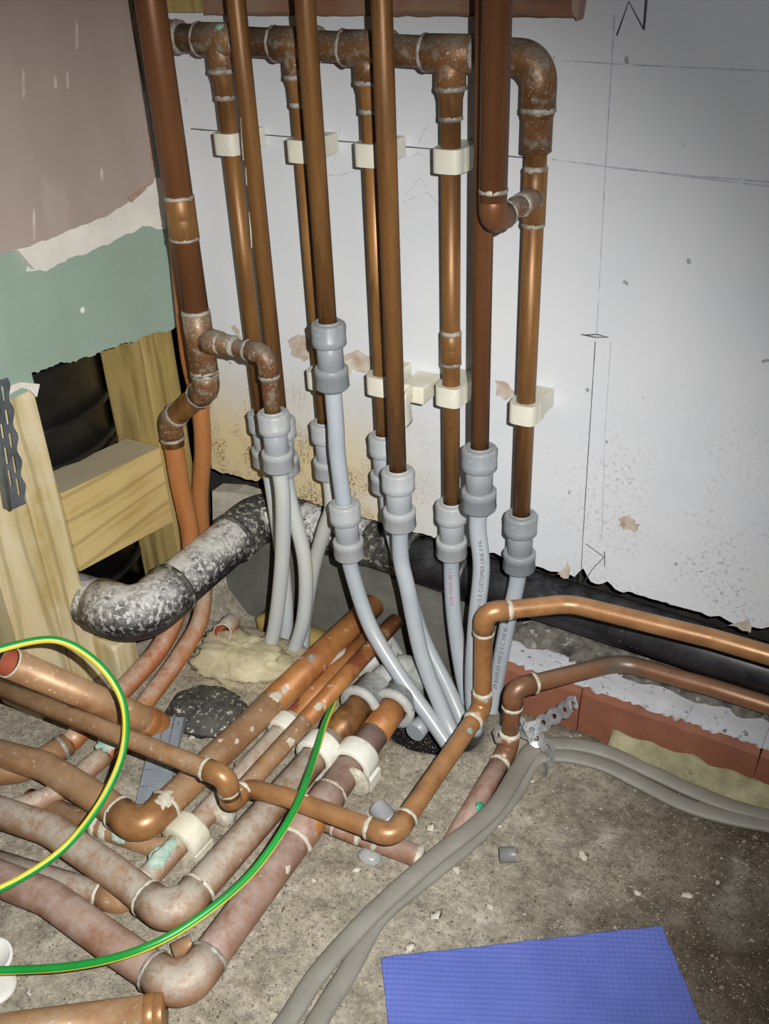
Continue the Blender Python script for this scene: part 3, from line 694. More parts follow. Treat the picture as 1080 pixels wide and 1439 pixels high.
# --- the thick riser by the corner, its tee, swan-neck and floor tail
Y1 = -.132; R35 = .0176
x1 = (P(215, 0, 'y', Y1).x+P(272, 440, 'y', Y1).x)/2
z_tee = P(287, 478, 'y', Y1).z
xq = .040
zq_a = P(288, 535, 'y', Y1).z
q1_top = P(240, 600, 'x', xq)
tP1 = thing('copper_riser', 'thickest copper riser, beside the corner, teeing off right and bending down to the floor', 'pipe', (x1, Y1, .4))
mb = MB(); straight(mb, (x1, Y1, TOPZ), (x1, Y1, z_tee), R35); mb.build('riser_pipe', 'copper_dark', tP1)
socket(tP1, (x1, Y1, P(263, 335, 'y', Y1).z), (x1, Y1, P(255, 278, 'y', Y1).z), R35, 'copper_riser', k=1.06)
socket(tP1, (x1, Y1, P(285, 525, 'y', Y1).z), (x1, Y1, P(274, 438, 'y', Y1).z), R35, 'copper_spat', part='tee', k=1.09)
YA = Y1
A_top = P(383, 578, 'y', YA); zA = z_tee+.000
pa = [V((x1, YA, zA)), V((A_top.x, YA, zA-.002)), V((A_top.x, YA, A_top.z-.012))]
run(tP1, pa, R22, 'copper_spat', fil=.02, part='branch_pipe')
mb = MB(); lathe(mb, pa[0]+V((.012, 0, 0)), (1, 0, 0), [(0, R35*1.02), (.014, R35*.95), (.022, R35*.92), (.030, R22*1.25), (.046, R22*1.18), (.047, R22)], 24); mb.build('reducer', 'copper_spat', tP1)
ring(tP1, pa[0]+V((.036, 0, 0)), (1, 0, 0), R35*.86); ring(tP1, pa[0]+V((.058, 0, 0)), (1, 0, 0), R22*1.2)
elbow(tP1, pa, 1, R22, 'copper_spat', R=.018, leg=.031, k=1.2)
# swan neck: two bends to the left then down
q_pts = [V((x1, Y1, z_tee)), V((x1, Y1, P(288, 545, 'y', Y1).z)), P(238, 592, 'x', xq), P(262, 782, 'x', xq)]
q_pts[3] = V((xq, q_pts[2].y, q_pts[3].z))
tail = [V((xq+.002, q_pts[2].y-.005, .125)), P(236, 890, 'z', .060), P(186, 955, 'z', .034), P(95, 1046, 'z', .026), P(36, 1082, 'z', .026), P(-60, 1092, 'z', .026)]
RQ = .0150
run(tP1, q_pts[:3]+[V((q_pts[2].x, q_pts[2].y, q_pts[2].z-.04))], R35*.95, 'copper_riser', fil=.02, part='swan_neck')
elbow(tP1, q_pts, 1, R35, 'copper_spat', R=.02, leg=.026, k=1.07)
elbow(tP1, q_pts, 2, R35*.95, 'copper_spat', R=.02, leg=.028, k=1.08)
mb = MB(); sweep(mb, spline([V((xq, q_pts[2].y, q_pts[2].z-.02)), V((xq, q_pts[2].y, q_pts[2].z-.09))]+tail[:4], 9), RQ, 22); mb.build('tail_pipe', 'copper_red', tP1)
run(tP1, tail[3:], RQ*1.12, 'copper_floor', fil=.04, part='elbow')
ring(tP1, tail[3].lerp(tail[4], .15), tail[4]-tail[3], RQ*1.15, 'solder')
# second pipe in the corner
YQ2 = -.058
q2 = [P(*p, 'y', YQ2) for p in ((248, 300), (256, 400), (266, 500), (280, 565), (285, 630), (281, 700), (286, 770))]
tQ2 = thing('copper_riser', 'orange copper pipe in the corner, half hidden by the thickest riser, bowing to the floor', 'pipe', (q2[0].x, YQ2, .4))
q2top = V((q2[0].x, YQ2, TOPZ))
tail2 = [V((q2[-1].x+.004, YQ2-.004, .12)), P(284, 858, 'z', .070), P(255, 918, 'z', .045), P(214, 975, 'z', .028), P(146, 1062, 'z', .020), P(72, 1118, 'z', .018), P(-30, 1150, 'z', .016)]
mb = MB(); sweep(mb, [q2top]+spline(q2+tail2[:5], 8), .0136, 22); mb.build('pipe', 'copper_red', tQ2)
mb = MB(); sweep(mb, spline(tail2[4:], 8), .0145, 20); mb.build('floor_tail', 'copper_dust', tQ2)
CYL[:] = []; dab(tQ2, tail2[4]+V((-.002, .012, .014)), (.1, 0, 1), .017, 'verdigris', 'verdigris_patch')

# --- grey push-fit couplers: one built, the others copied
def make_coupler(label):
    t = thing('push_fit_coupler', label, 'coupler', (0, 0, 0), 'grey push-fit couplers')
    L = .088
    mb = MB(); lathe(mb, (0, 0, 0), (0, 0, 1), [(-L/2+.01, .0168), (L/2-.01, .0168)], 32); mb.build('coupler_body', 'fitting_clean', t)
    for s in (1, -1):
        mb = MB()
        def rb(j, k): return 1.03 if (5 <= j <= 6 and k % 4 == 0) else 1.0
        prof = [(.0146, .0165), (.0148, .0206), (.0162, .0217), (.0245, .0217), (.0250, .0213), (.0408, .0217), (.0416, .0213), (.0430, .0204), (.0438, .0188), (.0438, .0135)]
        lathe(mb, (0, 0, 0), (0, 0, s), prof, 48, rib=rb); c = mb.build('screw_cap', 'fitting', t)
        mb = MB(); lathe(mb, (0, 0, 0), (0, 0, s), [(.040, .0122), (.0462, .0130), (.0468, .0150), (.0455, .0162), (.0435, .0162)], 28); mb.build('collet', 'fitting', c)
    return t
coupler0 = None
def coupler(top, d, label, dark=False):
    """top: centre of the upper mouth; d: downward direction"""
    global coupler0
    top = V(top); d = V(d).normalized(); c = top+d*.0445
    rot = (-d).to_track_quat('Z', 'Y').to_euler()
    if coupler0 is None:
        coupler0 = make_coupler(label); coupler0.location = c; coupler0.rotation_euler = rot
    else:
        o = copy_thing(coupler0, c, label, rot)
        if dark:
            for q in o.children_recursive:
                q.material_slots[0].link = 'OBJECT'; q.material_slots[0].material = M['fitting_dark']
    return top+d*.089
DN = V((0, 0, -1))
def plastic(pts, label, m='plastic_pipe', r=.0112, group=None):
    t = thing('plastic_pipe', label, 'pipe', pts[-1])
    pth = spline(pts, 10); mb = MB(); sweep(mb, pth, r, 22); mb.build('pipe', m, t)
    return t, pth
e1 = coupler((D1[0], YH, zb[0]), DN, 'grey coupler under the first drop, leftmost of all, half behind its neighbour')
e2 = coupler((D2[0], YH, zb[1]), DN, 'grey coupler under the second drop, behind the bent plastic pipe')
e3 = coupler((D3[0], YH, zb[2]), DN, 'grey coupler under the third drop, tucked behind the middle riser')
e4 = coupler((D4[0], YH, zb[3]), DN, 'grey coupler under the fourth drop, below the lower middle clip')
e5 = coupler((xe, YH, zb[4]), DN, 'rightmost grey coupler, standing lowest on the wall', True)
eA = coupler((A_top.x, YA, A_top.z), DN, 'grey coupler hanging from the small elbow of the thickest riser')
eX = coupler((xX, YX, bX), DN, 'grey coupler on the scraped riser, right behind the small elbow one')
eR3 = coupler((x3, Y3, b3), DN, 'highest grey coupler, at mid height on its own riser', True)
eR4 = coupler((x4, Y4, b4), DN, 'grey coupler at the foot of the middle riser')
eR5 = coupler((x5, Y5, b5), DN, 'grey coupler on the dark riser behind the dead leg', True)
# lower coupler of the third riser leans to the right
c_lo_top = P(483, 706, 'y', Y3-.004); c_lo_bot = P(493, 796, 'y', Y3-.004)
dlo = (c_lo_bot-c_lo_top).normalized()
eR3b = coupler(c_lo_top, dlo, 'second grey coupler lower on the highest riser, leaning right')
up = V((0, 0, .012))
gA, _ = plastic([eA+up, eA+V((.001, 0, -.05)), P(396, 790, 'y', YA), P(386, 880, 'y', YA-.01), P(372, 930, 'y', YA-.02), P(362, 962, 'y', YA-.03)], 'leftmost grey plastic pipe, from the small elbow down into the dirt', 'plastic_yellowed')
gX, _ = plastic([eX+up, eX+V((.003, 0, -.04)), P(428, 790, 'y', YX-.01), P(426, 870, 'y', YX-.025), P(406, 930, 'y', YX-.04), P(396, 960, 'y', YX-.05)], 'grey plastic pipe from the scraped riser, third at the left bunch', 'plastic_yellowed')
g1, _ = plastic([e1+up, e1+V((.004, 0, -.05)), P(398, 800, 'y', YH-.01), P(402, 880, 'y', YH-.025), P(390, 935, 'y', YH-.045)], 'thin visible grey plastic pipe squeezed between two others in the left bunch', 'plastic_yellowed')
g2, _ = plastic([e2+up, e2+V((0, 0, -.05)), P(455, 745, 'y', YH), P(440, 800, 'y', YH), P(428, 870, 'y', YH-.012), P(424, 925, 'y', YH-.025)], 'yellowed grey plastic pipe curving left from the second drop', 'plastic_yellowed')
g3a, _ = plastic([eR3+up, eR3+V((.001, 0, -.05)), P(474, 640, 'y', Y3-.002), c_lo_top+dlo*.014], 'short pale plastic pipe between the two couplers of the highest riser')
HOLE = P(628, 1052, 'z', -.02)
g3, _ = plastic([eR3b-dlo*.012, eR3b+dlo*.02, P(520, 880, 'y', -.135), P(562, 950, 'y', -.150), P(606, 1012, 'y', -.165), P(640, 1062, 'y', -.180)], 'long grey plastic pipe sweeping right into the hole, in front')
g4, _ = plastic([eR4+up, eR4+V((.0, 0, -.05)), P(573, 830, 'y', -.125), P(592, 920, 'y', -.135), P(622, 1000, 'y', -.150), P(642, 1045, 'y', -.165)], 'grey plastic pipe from the middle riser into the hole')
gd3, _ = plastic([e3+up, e3+V((.004, 0, -.05)), P(566, 800, 'y', -.062), P(592, 890, 'y', -.075), P(628, 965, 'y', -.095), P(652, 1020, 'y', -.115)], 'grey plastic pipe from the third drop, emerging right of the middle one')
gd4, pd4 = plastic([e4+up, e4+V((.0, 0, -.04)), P(638, 870, 'y', -.062), P(648, 940, 'y', -.075), P(663, 1010, 'y', -.095), P(672, 1040, 'y', -.11)], 'grey plastic pipe with red print, under the fourth drop')
g5, p5 = plastic([eR5+up, eR5+V((-.001, 0, -.03)), P(676, 800, 'y', -.116), P(668, 880, 'y', -.122), P(664, 960, 'y', -.128), P(668, 1030, 'y', -.135)], 'grey plastic pipe with black print, under the dark riser')
g6, p6 = plastic([e5+up, e5+V((-.003, 0, -.03)), P(712, 880, 'y', -.060), P(699, 950, 'y', -.072), P(688, 1010, 'y', -.09), P(684, 1040, 'y', -.10)], 'rightmost grey plastic pipe, printed, passing behind the copper bend')

# printed words along the plastic pipes, wrapped on their surface
def pipe_text(t, path, r, words, s0, size, m, side):
    cu = bpy.data.curves.new('printed_text', 'FONT'); cu.body = words; cu.size = size; cu.resolution_u = 2
    o = bpy.data.objects.new('printed_text', cu); COL.objects.link(o)
    dg = bpy.context.evaluated_depsgraph_get(); me = bpy.data.meshes.new_from_object(o.evaluated_get(dg))
    bpy.data.objects.remove(o); bpy.data.curves.remove(cu)
    bm = bmesh.new(); bm.from_mesh(me); bmesh.ops.triangulate(bm, faces=bm.faces[:])
    rev = path[::-1]; cum = [0.0]
    for a, b in zip(rev[:-1], rev[1:]): cum.append(cum[-1]+(b-a).length)
    base = V(t.location)
    for v in bm.verts:
        s = s0+v.co.x; i = 0
        while i < len(cum)-2 and cum[i+1] < s: i += 1
        f = (s-cum[i])/(cum[i+1]-cum[i]); p = rev[i].lerp(rev[i+1], f); ax = (rev[i+1]-rev[i]).normalized()
        vw = (EYE-p); n0 = (vw-ax*vw.dot(ax)).normalized(); l0 = n0.cross(ax)     # l0: to the left seen from the room
        th = side+(v.co.y-size*.35)/r
        v.co = p+(n0*math.cos(th)+l0*math.sin(th))*(r+.00025)-base
    bm.to_mesh(me); bm.free(); me.materials.clear(); me.materials.append(M[m])
    q = bpy.data.objects.new('printed_text', me); COL.objects.link(q); q.parent = t
    return q
def arc(path, z):  # distance from the lower end up to height z
    s = 0; rev = path[::-1]
    for a, b in zip(rev[:-1], rev[1:]):
        if b.z > z: return s
        s += (b-a).length
    return s
pipe_text(g5, p5, .0112, '1 12 16-15 X CUSTOMER LINE 0 PA', arc(p5, P(664, 860, 'y', -.12).z), .0077, 'ink', -.1)
pipe_text(g6, p6, .0112, '29 BARRIER PIPE D S C WR 8S A CERT', arc(p6, P(696, 962, 'y', -.075).z), .0082, 'ink', .1)
pipe_text(gd4, pd4, .0112, 'FOR PRESSURE 1 1', arc(pd4, P(634, 846, 'y', -.06).z), .0078, 'ink_red', .15)

# --- pipe clips
def clip_parts(t, dw, m='clip', h=.026):
    """hinged clip: band round the pipe and base block reaching the wall dw behind"""
    N = 40; mb = MB(); vs = []
    for z in (-h/2, h/2):
        for inner in (0, 1):
            for k in range(N):
                th = 2*math.pi*k/N; c, s = math.cos(th), math.sin(th)
                if inner: vs.append((c*.0117, s*.0117, z))
                else:
                    if s <= 0: q = (abs(c)**4+abs(s)**4)**-.25*.0172
                    else: q = min(.0180/max(abs(c), 1e-6), .0180/max(abs(s), 1e-6))
                    vs.append((c*q, s*q, z))
    fs = []
    for k in range(N):
        k2 = (k+1) % N; fs += [[k, k2, 2*N+k2, 2*N+k], [N+k, N+k2, 3*N+k2, 3*N+k], [k, k2, N+k2, N+k], [2*N+k, 2*N+k2, 3*N+k2, 3*N+k]]
    b = [V(t.location)+V(v) for v in vs]; mb.add(b, fs, False); mb.build('clip_band', m, t)
    mb = MB(); box(mb, V(t.location)+V((-.0165, .0172, -h*.46)), V(t.location)+V((.0165, dw-.0005, h*.46)), .002); mb.build('clip_base', m, t)
def clip(x, z, y, label, m='clip'):
    t = thing('pipe_clip', label, 'clip', (x, y, z), 'cream pipe clips on the board'); clip_parts(t, -y, m); return t
def zc(px, py): return P(px, py, 'y', YH).z
clip(D1[0], zc(320, 200), YH, 'cream clip on the first drop, leftmost in the upper row')
clip(D2[0], zc(417, 209), YH, 'cream clip on the second drop, upper row, left of the third riser')
clip(D3[0], zc(517, 215), YH, 'upper row cream clip mostly hidden behind the middle riser')
clip(D4[0], zc(637, 224), YH, 'cream clip on the fourth drop, rightmost in the upper row')
clip(D2[0], zc(440, 528), YH, 'cream clip on the second drop hidden by the highest coupler')
clip(D3[0], zc(533, 537), YH, 'cream clip on the third drop in the lower row')
clip(D4[0], zc(637, 553), YH, 'pale clip on the fourth drop, lower row, below its coupling')
clip(xe, zc(740, 577), YH, 'cream clip on the last drop, rightmost in the lower row')
# the empty clip with its band hanging open
ec = thing('pipe_clip', 'empty dusty cream clip without a pipe, hanging open beside the middle riser', 'clip', P(597, 540, 'y', -.03), 'cream pipe clips on the board')
c0 = P(609, 522, 'y', -.001); c1 = P(580, 549, 'y', -.062)
ex = (c0.x+.000); ez = c0.z-.002
mb = MB(); box(mb, (ex-.022, -.052, ez-.024), (ex+.012, -.0005, ez), .0025); mb.build('clip_base', 'clip_old', ec)
mb = MB(); sweep(mb, spline([V((ex-.005, -.050, ez-.008)), V((ex-.005, -.062, ez-.010)), V((ex-.005, -.066, ez-.026)), V((ex-.005, -.062, ez-.050))], 5), (.010, .0025), 14, flat=(1, 0, 0)); mb.build('hanging_band', 'clip', ec)
mb = MB(); sweep(mb, [V((ex-.020, -.050, ez-.006)), V((ex-.020, -.056, ez-.012)), V((ex-.020, -.056, ez-.03))], (.004, .0022), 10, flat=(1, 0, 0)); mb.build('clip_hook', 'white_plastic', ec)

# ------------------------------------------------------------------ black soil pipe along the wall
sp = thing('soil_pipe', 'long black soil pipe under the white board, elbowing forward at the corner', 'pipe', (.5, .022, .13))
sa = V((.30, .020, .149)); sb = V((1.45, .020, .124))
mb = MB(); straight(mb, sa-V((.06, 0, -.002)), sb, .0345, 40); mb.build('long_pipe', 'black_pipe', sp)
def socks(a, b, r, m, part): 
    mb = MB(); a, b = V(a), V(b); d = (b-a); L = d.length
    lathe(mb, a, d, [(0, r*.9), (.001, r), (L*.3, r*1.01), (L-.012, r*1.01), (L-.011, r*1.07), (L-.001, r*1.07), (L, r*.92)], 40); return mb.build(part, m, sp)
def onpipe(px): 
    q = P(px, 800, 'y', .0); f = (q.x-sa.x)/(sb.x-sa.x); return sa+(sb-sa)*f
socks(onpipe(585), onpipe(655), .0385, 'black_pipe', 'pipe_socket')
socks(onpipe(500), onpipe(575), .0370, 'black_dirty', 'dirty_sleeve')
XL = .088; ZL = .132
lp = [sa, V((XL, .020, .146)), V((XL, -.288, ZL)), V((-.16, -.300, ZL))]
mb = MB(); sweep(mb, fillet(lp, .055, 12), .0385, 36); mb.build('short_run', 'black_spat', sp)
elbow(sp, lp, 1, .0385, 'black_dirty', R=.05, leg=.085, k=1.08, rings=None)
elbow(sp, lp, 2, .0385, 'black_spat', R=.05, leg=.078, k=1.09, rings=None)
for p, d in ((lp[1]+(lp[2]-lp[1]).normalized()*.083, lp[2]-lp[1]), (lp[2]+(lp[1]-lp[2]).normalized()*.078, lp[1]-lp[2])):
    mb = MB(); lathe(mb, p, d, [(-.004, .038), (-.003, .0432), (.003, .0432), (.004, .038)], 36); mb.build('socket_lip', 'black_dirty', sp)

# ------------------------------------------------------------------ copper on the right, along the wall
f7 = thing('copper_circuit', 'clean copper pipe bending right above the black pipe, forward and left across the floor', 'pipe', P(665, 1010, 'y', -.16))
a7 = P(685, 862, 'y', -.16); zf = .072
y7, x7 = a7.y, a7.x-.005
foot = V((x7, y7, zf)); far = P(570, 1142, 'z', zf)
f2y0 = P(344, 1122, 'z', zf)
crn = V((x7+.004, P(545, 1172, 'z', zf).y, zf))
zx = .118
d2 = P(318, 1092, 'z', zx)
lo2 = V((d2.x+.004, d2.y-.004, zf))
p2 = [P(-160, 905, 'z', zx), V((d2.x, d2.y, zx)), V((lo2.x, lo2.y, zf)), P(556, 872, 'z', zf)]
p2[2] = V((d2.x, d2.y, zf))
y2 = (p2[3]-p2[2]).normalized()
p7 = [V((1.42, P(1080, 920, 'z', a7.z).y, a7.z)), P(1000, 897, 'z', a7.z), P(800, 848, 'z', a7.z), V((x7, y7, a7.z)), foot, crn, P(404, 1121, 'z', zf), p2[2]+y2*.030]
R7 = .0120
run(f7, p7, R7, 'copper_gold', fil=[0, .05, .06, .022, .02, .022, .05, 0], part='pipe')
elbow(f7, p7, 3, R7, 'copper_gold', R=.02, leg=.032, k=1.12, rings='flux')
elbow(f7, p7, 4, R7, 'copper_gold', R=.018, leg=.028, k=1.12, rings='flux')
elbow(f7, p7, 5, R7, 'copper_gold', R=.02, leg=.032, k=1.14, rings='flux')
# F2: along the left, dropping, then away to the wall
run(f7, p2, R7, 'copper_floor', fil=[0, .02, .018, 0], part='pipe')
elbow(f7, p2, 1, R7, 'copper_gold', R=.019, leg=.030, k=1.16, rings='flux', skip=(1,))
elbow(f7, p2, 2, R7, 'copper_gold', R=.016, leg=.024, k=1.14, rings='flux')
y2 = (p2[3]-p2[2]).normalized()
mb = MB(); straight(mb, p2[2]+y2*.16, p2[3], R7*1.01); mb.build('rusty_length', 'copper_rust', f7)
for k, px, py in ((0, 448, 993), (0, 409, 1043)):
    q, n = on_pipe(px, py, p2[2], y2, R7); dab(f7, q, n, .0075, 'flux')
for px, py in ((520, 1140), (430, 1117)):
    q, n = on_pipe(px, py, p7[5], p7[6]-p7[5], R7); dab(f7, q, n, .003, 'flux')
q, n = on_pipe(660, 1026, p7[4], p7[5]-p7[4], R7); dab(f7, q, n, .005, 'verdigris', 'verdigris_patch')
q, n = on_pipe(683, 985, p7[4], (0, 0, 1), R7*1.1); dab(f7, q, n, .004, 'verdigris', 'verdigris_patch')
# F8: lower pipe on the ledge
f8 = thing('copper_pipe', 'brown copper pipe lying on the white ledge, elbowing down into the floor on the right', 'pipe', P(705, 1085, 'z', .02))
z8 = .100
e8 = P(722, 967, 'y', -.155); z8e = e8.z
foot8 = V((e8.x, e8.y-.012, .022))
p8 = [V((1.42, -.020, P(1080, 990, 'y', -.02).z)), P(1000, 966, 'y', -.020), P(872, 930, 'y', -.020), V((e8.x, e8.y, z8e)), foot8, P(655, 1152, 'z', .008)]
run(f8, p8[:5], R7, 'copper_right', fil=[0, .05, .05, .02, 0], part='pipe')
elbow(f8, p8, 3, R7, 'copper_right', R=.02, leg=.030, k=1.14, rings='flux')
elbow(f8, p8, 4, R7, 'copper_right', R=.015, leg=.026, k=1.16, rings='flux')
mb = MB(); straight(mb, p8[4], p8[5]+(p8[5]-p8[4])*.5, R7*1.1); mb.build('buried_tail', 'copper_pink', f8)
q, n = on_pipe(674, 1134, p8[4], p8[5]-p8[4], R7*1.1)
mb = MB(); lathe(mb, q-n*.003, n, [(0, .007), (.004, .0065), (.0055, .004), (.006, .001)], 16); mb.build('green_bead', 'emerald', f8)

# ------------------------------------------------------------------ big floor pipes
def floor_pipe(label, pts, r, m, fil, el, legs=.045, em=None, rings='flux', loc=None, name='floor_pipe', k=1.09):
    t = thing(name, label, 'pipe', loc or pts[1])
    run(t, pts, r, m, fil, 24)
    for i in el: elbow(t, pts, i, r, em or m, R=.036, leg=legs, k=k, rings=rings)
    return t
z3 = .044
e3p = P(198, 1166, 'z', z3); end3 = P(543, 832, 'z', z3)
f3pts = [P(-190, 1010, 'z', z3), P(62, 1076, 'z', z3), P(150, 1130, 'z', z3), V((e3p.x, e3p.y, z3)), end3]
f3 = floor_pipe('highest of the three thick copper elbows, running back under the plastic pipes', f3pts, .0195, 'copper_floor', [0, .1, .1, .036, 0], [3], em='copper_gold')
dy3 = (end3-f3pts[3]).normalized()
mb = MB(); straight(mb, f3pts[3]+dy3*.26, end3, .0198); mb.build('stained_length', 'copper_rust', f3)
for px, py, s, m_ in ((232, 1122, .013, 'flux'), (388, 978, .009, 'flux'), (400, 970, .006, 'flux'), (437, 924, .008, 'solder'), (333, 1042, .004, 'flux'), (355, 1025, .004, 'flux'), (310, 1040, .003, 'flux')):
    q, n = on_pipe(px, py, f3pts[3], dy3, .0216 if py > 1100 else .0198); dab(f3, q, n, s, m_)
z4 = .036
e4p = P(243, 1290, 'z', z4)
f4end = P(512, 985, 'z', z4+.004)
f4pts = [P(-190, 1078, 'z', z4), P(70, 1165, 'z', z4), P(160, 1226, 'z', z4), V((e4p.x, e4p.y, z4)), f4end]
f4 = floor_pipe('middle thick copper elbow, dusty grey pink, in front of the highest one', f4pts, .0198, 'copper_dust', [0, .12, .12, .036, 0], [3])
dy4 = (f4end-f4pts[3]).normalized()
mb = MB(); straight(mb, f4end-dy4*.085, f4end, .0200); mb.build('clean_length', 'copper_riser', f4)
z5 = .026
e5p = P(258, 1394, 'z', z5)
f5end = P(556, 990, 'z', z5+.008)
f5pts = [P(-190, 1160, 'z', z5), P(70, 1262, 'z', z5), P(150, 1320, 'z', z5), V((e5p.x, e5p.y, z5)), f5end]
f5 = floor_pipe('lowest thick copper elbow nearest the viewer, brownish pink, with a tee branch', f5pts, .0205, 'copper_pink', [0, .12, .12, .036, 0], [3], em='copper_dust', rings='solder')
dy5 = (f5end-f5pts[3]).normalized()
mb = MB(); straight(mb, f5end-dy5*.065, f5end, .0207); mb.build('rusty_length', 'copper_rust', f5)
# its tee and branch
tee = P(452, 1152, 'z', z5)
s_tee = (tee-f5pts[3]).dot(dy5); tee = f5pts[3]+dy5*s_tee
socket(f5, tee-dy5*.045, tee+dy5*.04, .0205, 'copper_pink', part='tee', k=1.1, rings='flux')
ring(f5, P(498, 1098, 'z', z5), dy5, .0225, 'flux', w=.006)
br = P(588, 1204, 'z', .010)
mb = MB(); straight(mb, tee+V((0, 0, -.004)), br, .0135); mb.build('branch_pipe', 'copper_pink', f5)
bd = (br-tee).normalized()
socket(f5, tee+bd*.03, tee+bd*.062, .0140, 'copper_pink', part='branch_socket', rings='flux'); ring(f5, tee+bd*.085, bd, .0145, 'flux'); ring(f5, br, bd, .0140, 'flux')
q, n = on_pipe(452, 1160, tee, dy5, .0228); dab(f5, q, n, .013, 'copper_rust', 'rust_patch', .001)
q, n = on_pipe(405, 1222, tee, dy5, .0205); dab(f5, q, n, .005, 'chip')
# F6: half buried pipe between
z6 = .010
f6a = P(176, 1268, 'z', z6)
f6pts = [P(-60, 1195, 'z', z6), V((f6a.x, f6a.y, z6)), P(412, 1010, 'z', z6+.012), P(528, 886, 'z', z6+.02)]
dy6 = (f6pts[2]-f6pts[1]).normalized()
f6 = floor_pipe('half buried copper pipe under the others, with a turquoise stain and two cream clips', f6pts, .0150, 'copper_dust', [0, .03, 0, 0], [1], legs=.035, em='copper_floor')
mb = MB(); straight(mb, f6pts[2], f6pts[3], .0154); mb.build('rusty_length', 'copper_rust', f6)
for px, py, s in ((225, 1205, .017), (215, 1195, .011), (238, 1188, .010)):
    q, n = on_pipe(px, py, f6pts[1], dy6, .0155); dab(f6, q, n, s, 'verdigris', 'verdigris_patch', .003)
ring(f6, P(312, 1145, 'z', z6), dy6, .0165, 'flux', w=.012, wob=.2); ring(f6, P(346, 1082, 'z', z6+.005), dy6, .0162, 'flux', w=.008, wob=.2)
# F9: buried elbow piece
f9pts = [P(40, 1122, 'z', .006), P(150, 1166, 'z', .008), P(236, 1196, 'z', .008), P(262, 1168, 'z', .004)]
f9 = floor_pipe('short brown copper elbow sunk in the dirt beneath the highest thick elbow', f9pts, .0135, 'copper_floor', [0, .05, .02, 0], [], loc=f9pts[1])
ring(f9, f9pts[1], f9pts[2]-f9pts[1], .0145, 'flux', w=.008); ring(f9, f9pts[1].lerp(f9pts[0], .12), f9pts[2]-f9pts[1], .0142, 'flux', w=.006)
q, n = on_pipe(166, 1180, f9pts[1], f9pts[2]-f9pts[1], .0138); dab(f9, q, n, .009, 'verdigris', 'verdigris_patch')

# open ended stub leaning towards the room
def open_pipe(t, a, b, r, m, inner='copper_inside', part='pipe', seg=30, wall=.0012):
    a, b = V(a), V(b); d = b-a; L = d.length
    mb = MB(); lathe(mb, a, d, [(0, r-wall), (0, r), (L, r)], seg, caps=False); lathe(mb, a, d, [(L, r), (L, 0.001)], seg, caps=False); o = mb.build(part, m, t)
    mb = MB(); lathe(mb, a, d, [(.0004, r-wall), (min(L*.9, .16), r-wall), (min(L*.9, .16), .001)], seg, caps=False); mb.build('bore', inner, o if o.parent is None or o.parent.parent is None else t)
    return o
f1a = P(38, 934, 'd', 1.19); f1b = P(232, 1024, 'z', .006)
d1 = (f1b-f1a).normalized(); f1a = P(13, 931, 'd', 1.18)
f1 = thing('open_copper_pipe', 'open ended thick copper stub leaning up from the dirt at the left', 'pipe', f1b)
open_pipe(f1, f1a, f1b, .0192, 'copper_floor')
mb = MB(); lathe(mb, f1a, f1b-f1a, [(-.0004, .0178), (-.0006, .0194), (.0015, .0196), (.002, .0192)], 30, caps=False); mb.build('cut_rim', 'flux', f1)
socket(f1, f1b+(f1a-f1b).normalized()*.012, f1b+(f1a-f1b).normalized()*.045, .0194, 'copper_rust', rings=None, k=1.06)
# loose pipe at the bottom edge
f10 = thing('loose_copper_pipe', 'loose copper pipe end with a bright socket at the bottom left edge', 'pipe', P(150, 1432, 'z', .022))
l1 = P(232, 1424, 'z', .022); l0 = P(-60, 1462, 'z', .022)
open_pipe(f10, l1, l0, .0205, 'copper_floor'); socket(f10, l1, l1+(l0-l1).normalized()*.020, .0206, 'copper_gold', k=1.04, rings=None)
# stub end poking out of the foam
s0 = P(312, 889, 'z', .046); sd = (EYE-s0).normalized(); sd = (sd+V((-.25, -.2, -.35))).normalized()
st = thing('open_copper_pipe', 'small open copper pipe end poking from pale foam under the black pipe', 'pipe', s0)
open_pipe(st, s0, s0-sd*.05, .0145, 'copper_dust'); 
mb = MB(); lathe(mb, s0, -sd, [(-.0004, .0132), (-.0008, .0146), (.002, .0150), (.003, .0145)], 26, caps=False); mb.build('cut_rim', 'flux', st)
def lump(c, rx, ry, rz, m, name, label, cat, amp=.25, fr=40, grp=None, kind=None, lat=10, lon=18):
    c = V(c); mb = MB(); vs = []
    for i in range(lat+1):
        ph = math.pi*i/lat
        for k in range(lon):
            th = 2*math.pi*k/lon; u = V((math.sin(ph)*math.cos(th), math.sin(ph)*math.sin(th), math.cos(ph)))
            s = 1+amp*noise.noise(V((u.x*1.8+c.x*fr, u.y*1.8+c.y*fr, u.z*1.8)))+amp*.5*noise.noise(V((u.x*6+c.x*fr, u.y*6, u.z*6)))+amp*.25*noise.noise(V((u.x*15+c.x*fr, u.y*15, u.z*9)))
            vs.append(c+V((u.x*rx*s, u.y*ry*s, u.z*rz*s)))
    fs = [[i*lon+k, i*lon+(k+1) % lon, (i+1)*lon+(k+1) % lon, (i+1)*lon+k] for i in range(lat) for k in range(lon)]
    mb.add(vs, fs); o = mb.build(name, m, root=c); tag(o, label, cat, grp); return o
fc = P(325, 915, 'z', .018)
lump(fc+V((.02, .0, -.006)), .085, .055, .026, 'foam', 'foam_mound', 'pale yellow foam and plaster mound around the small open stub', 'foam', .32, lat=26, lon=64)
bc = P(290, 1000, 'z', .008)
lump(bc, .062, .050, .016, 'bitumen', 'bitumen_cap', 'round black speckled bitumen cap sunk in the dirt beside the grey plastic packer', 'cap', .16, lat=20, lon=56)

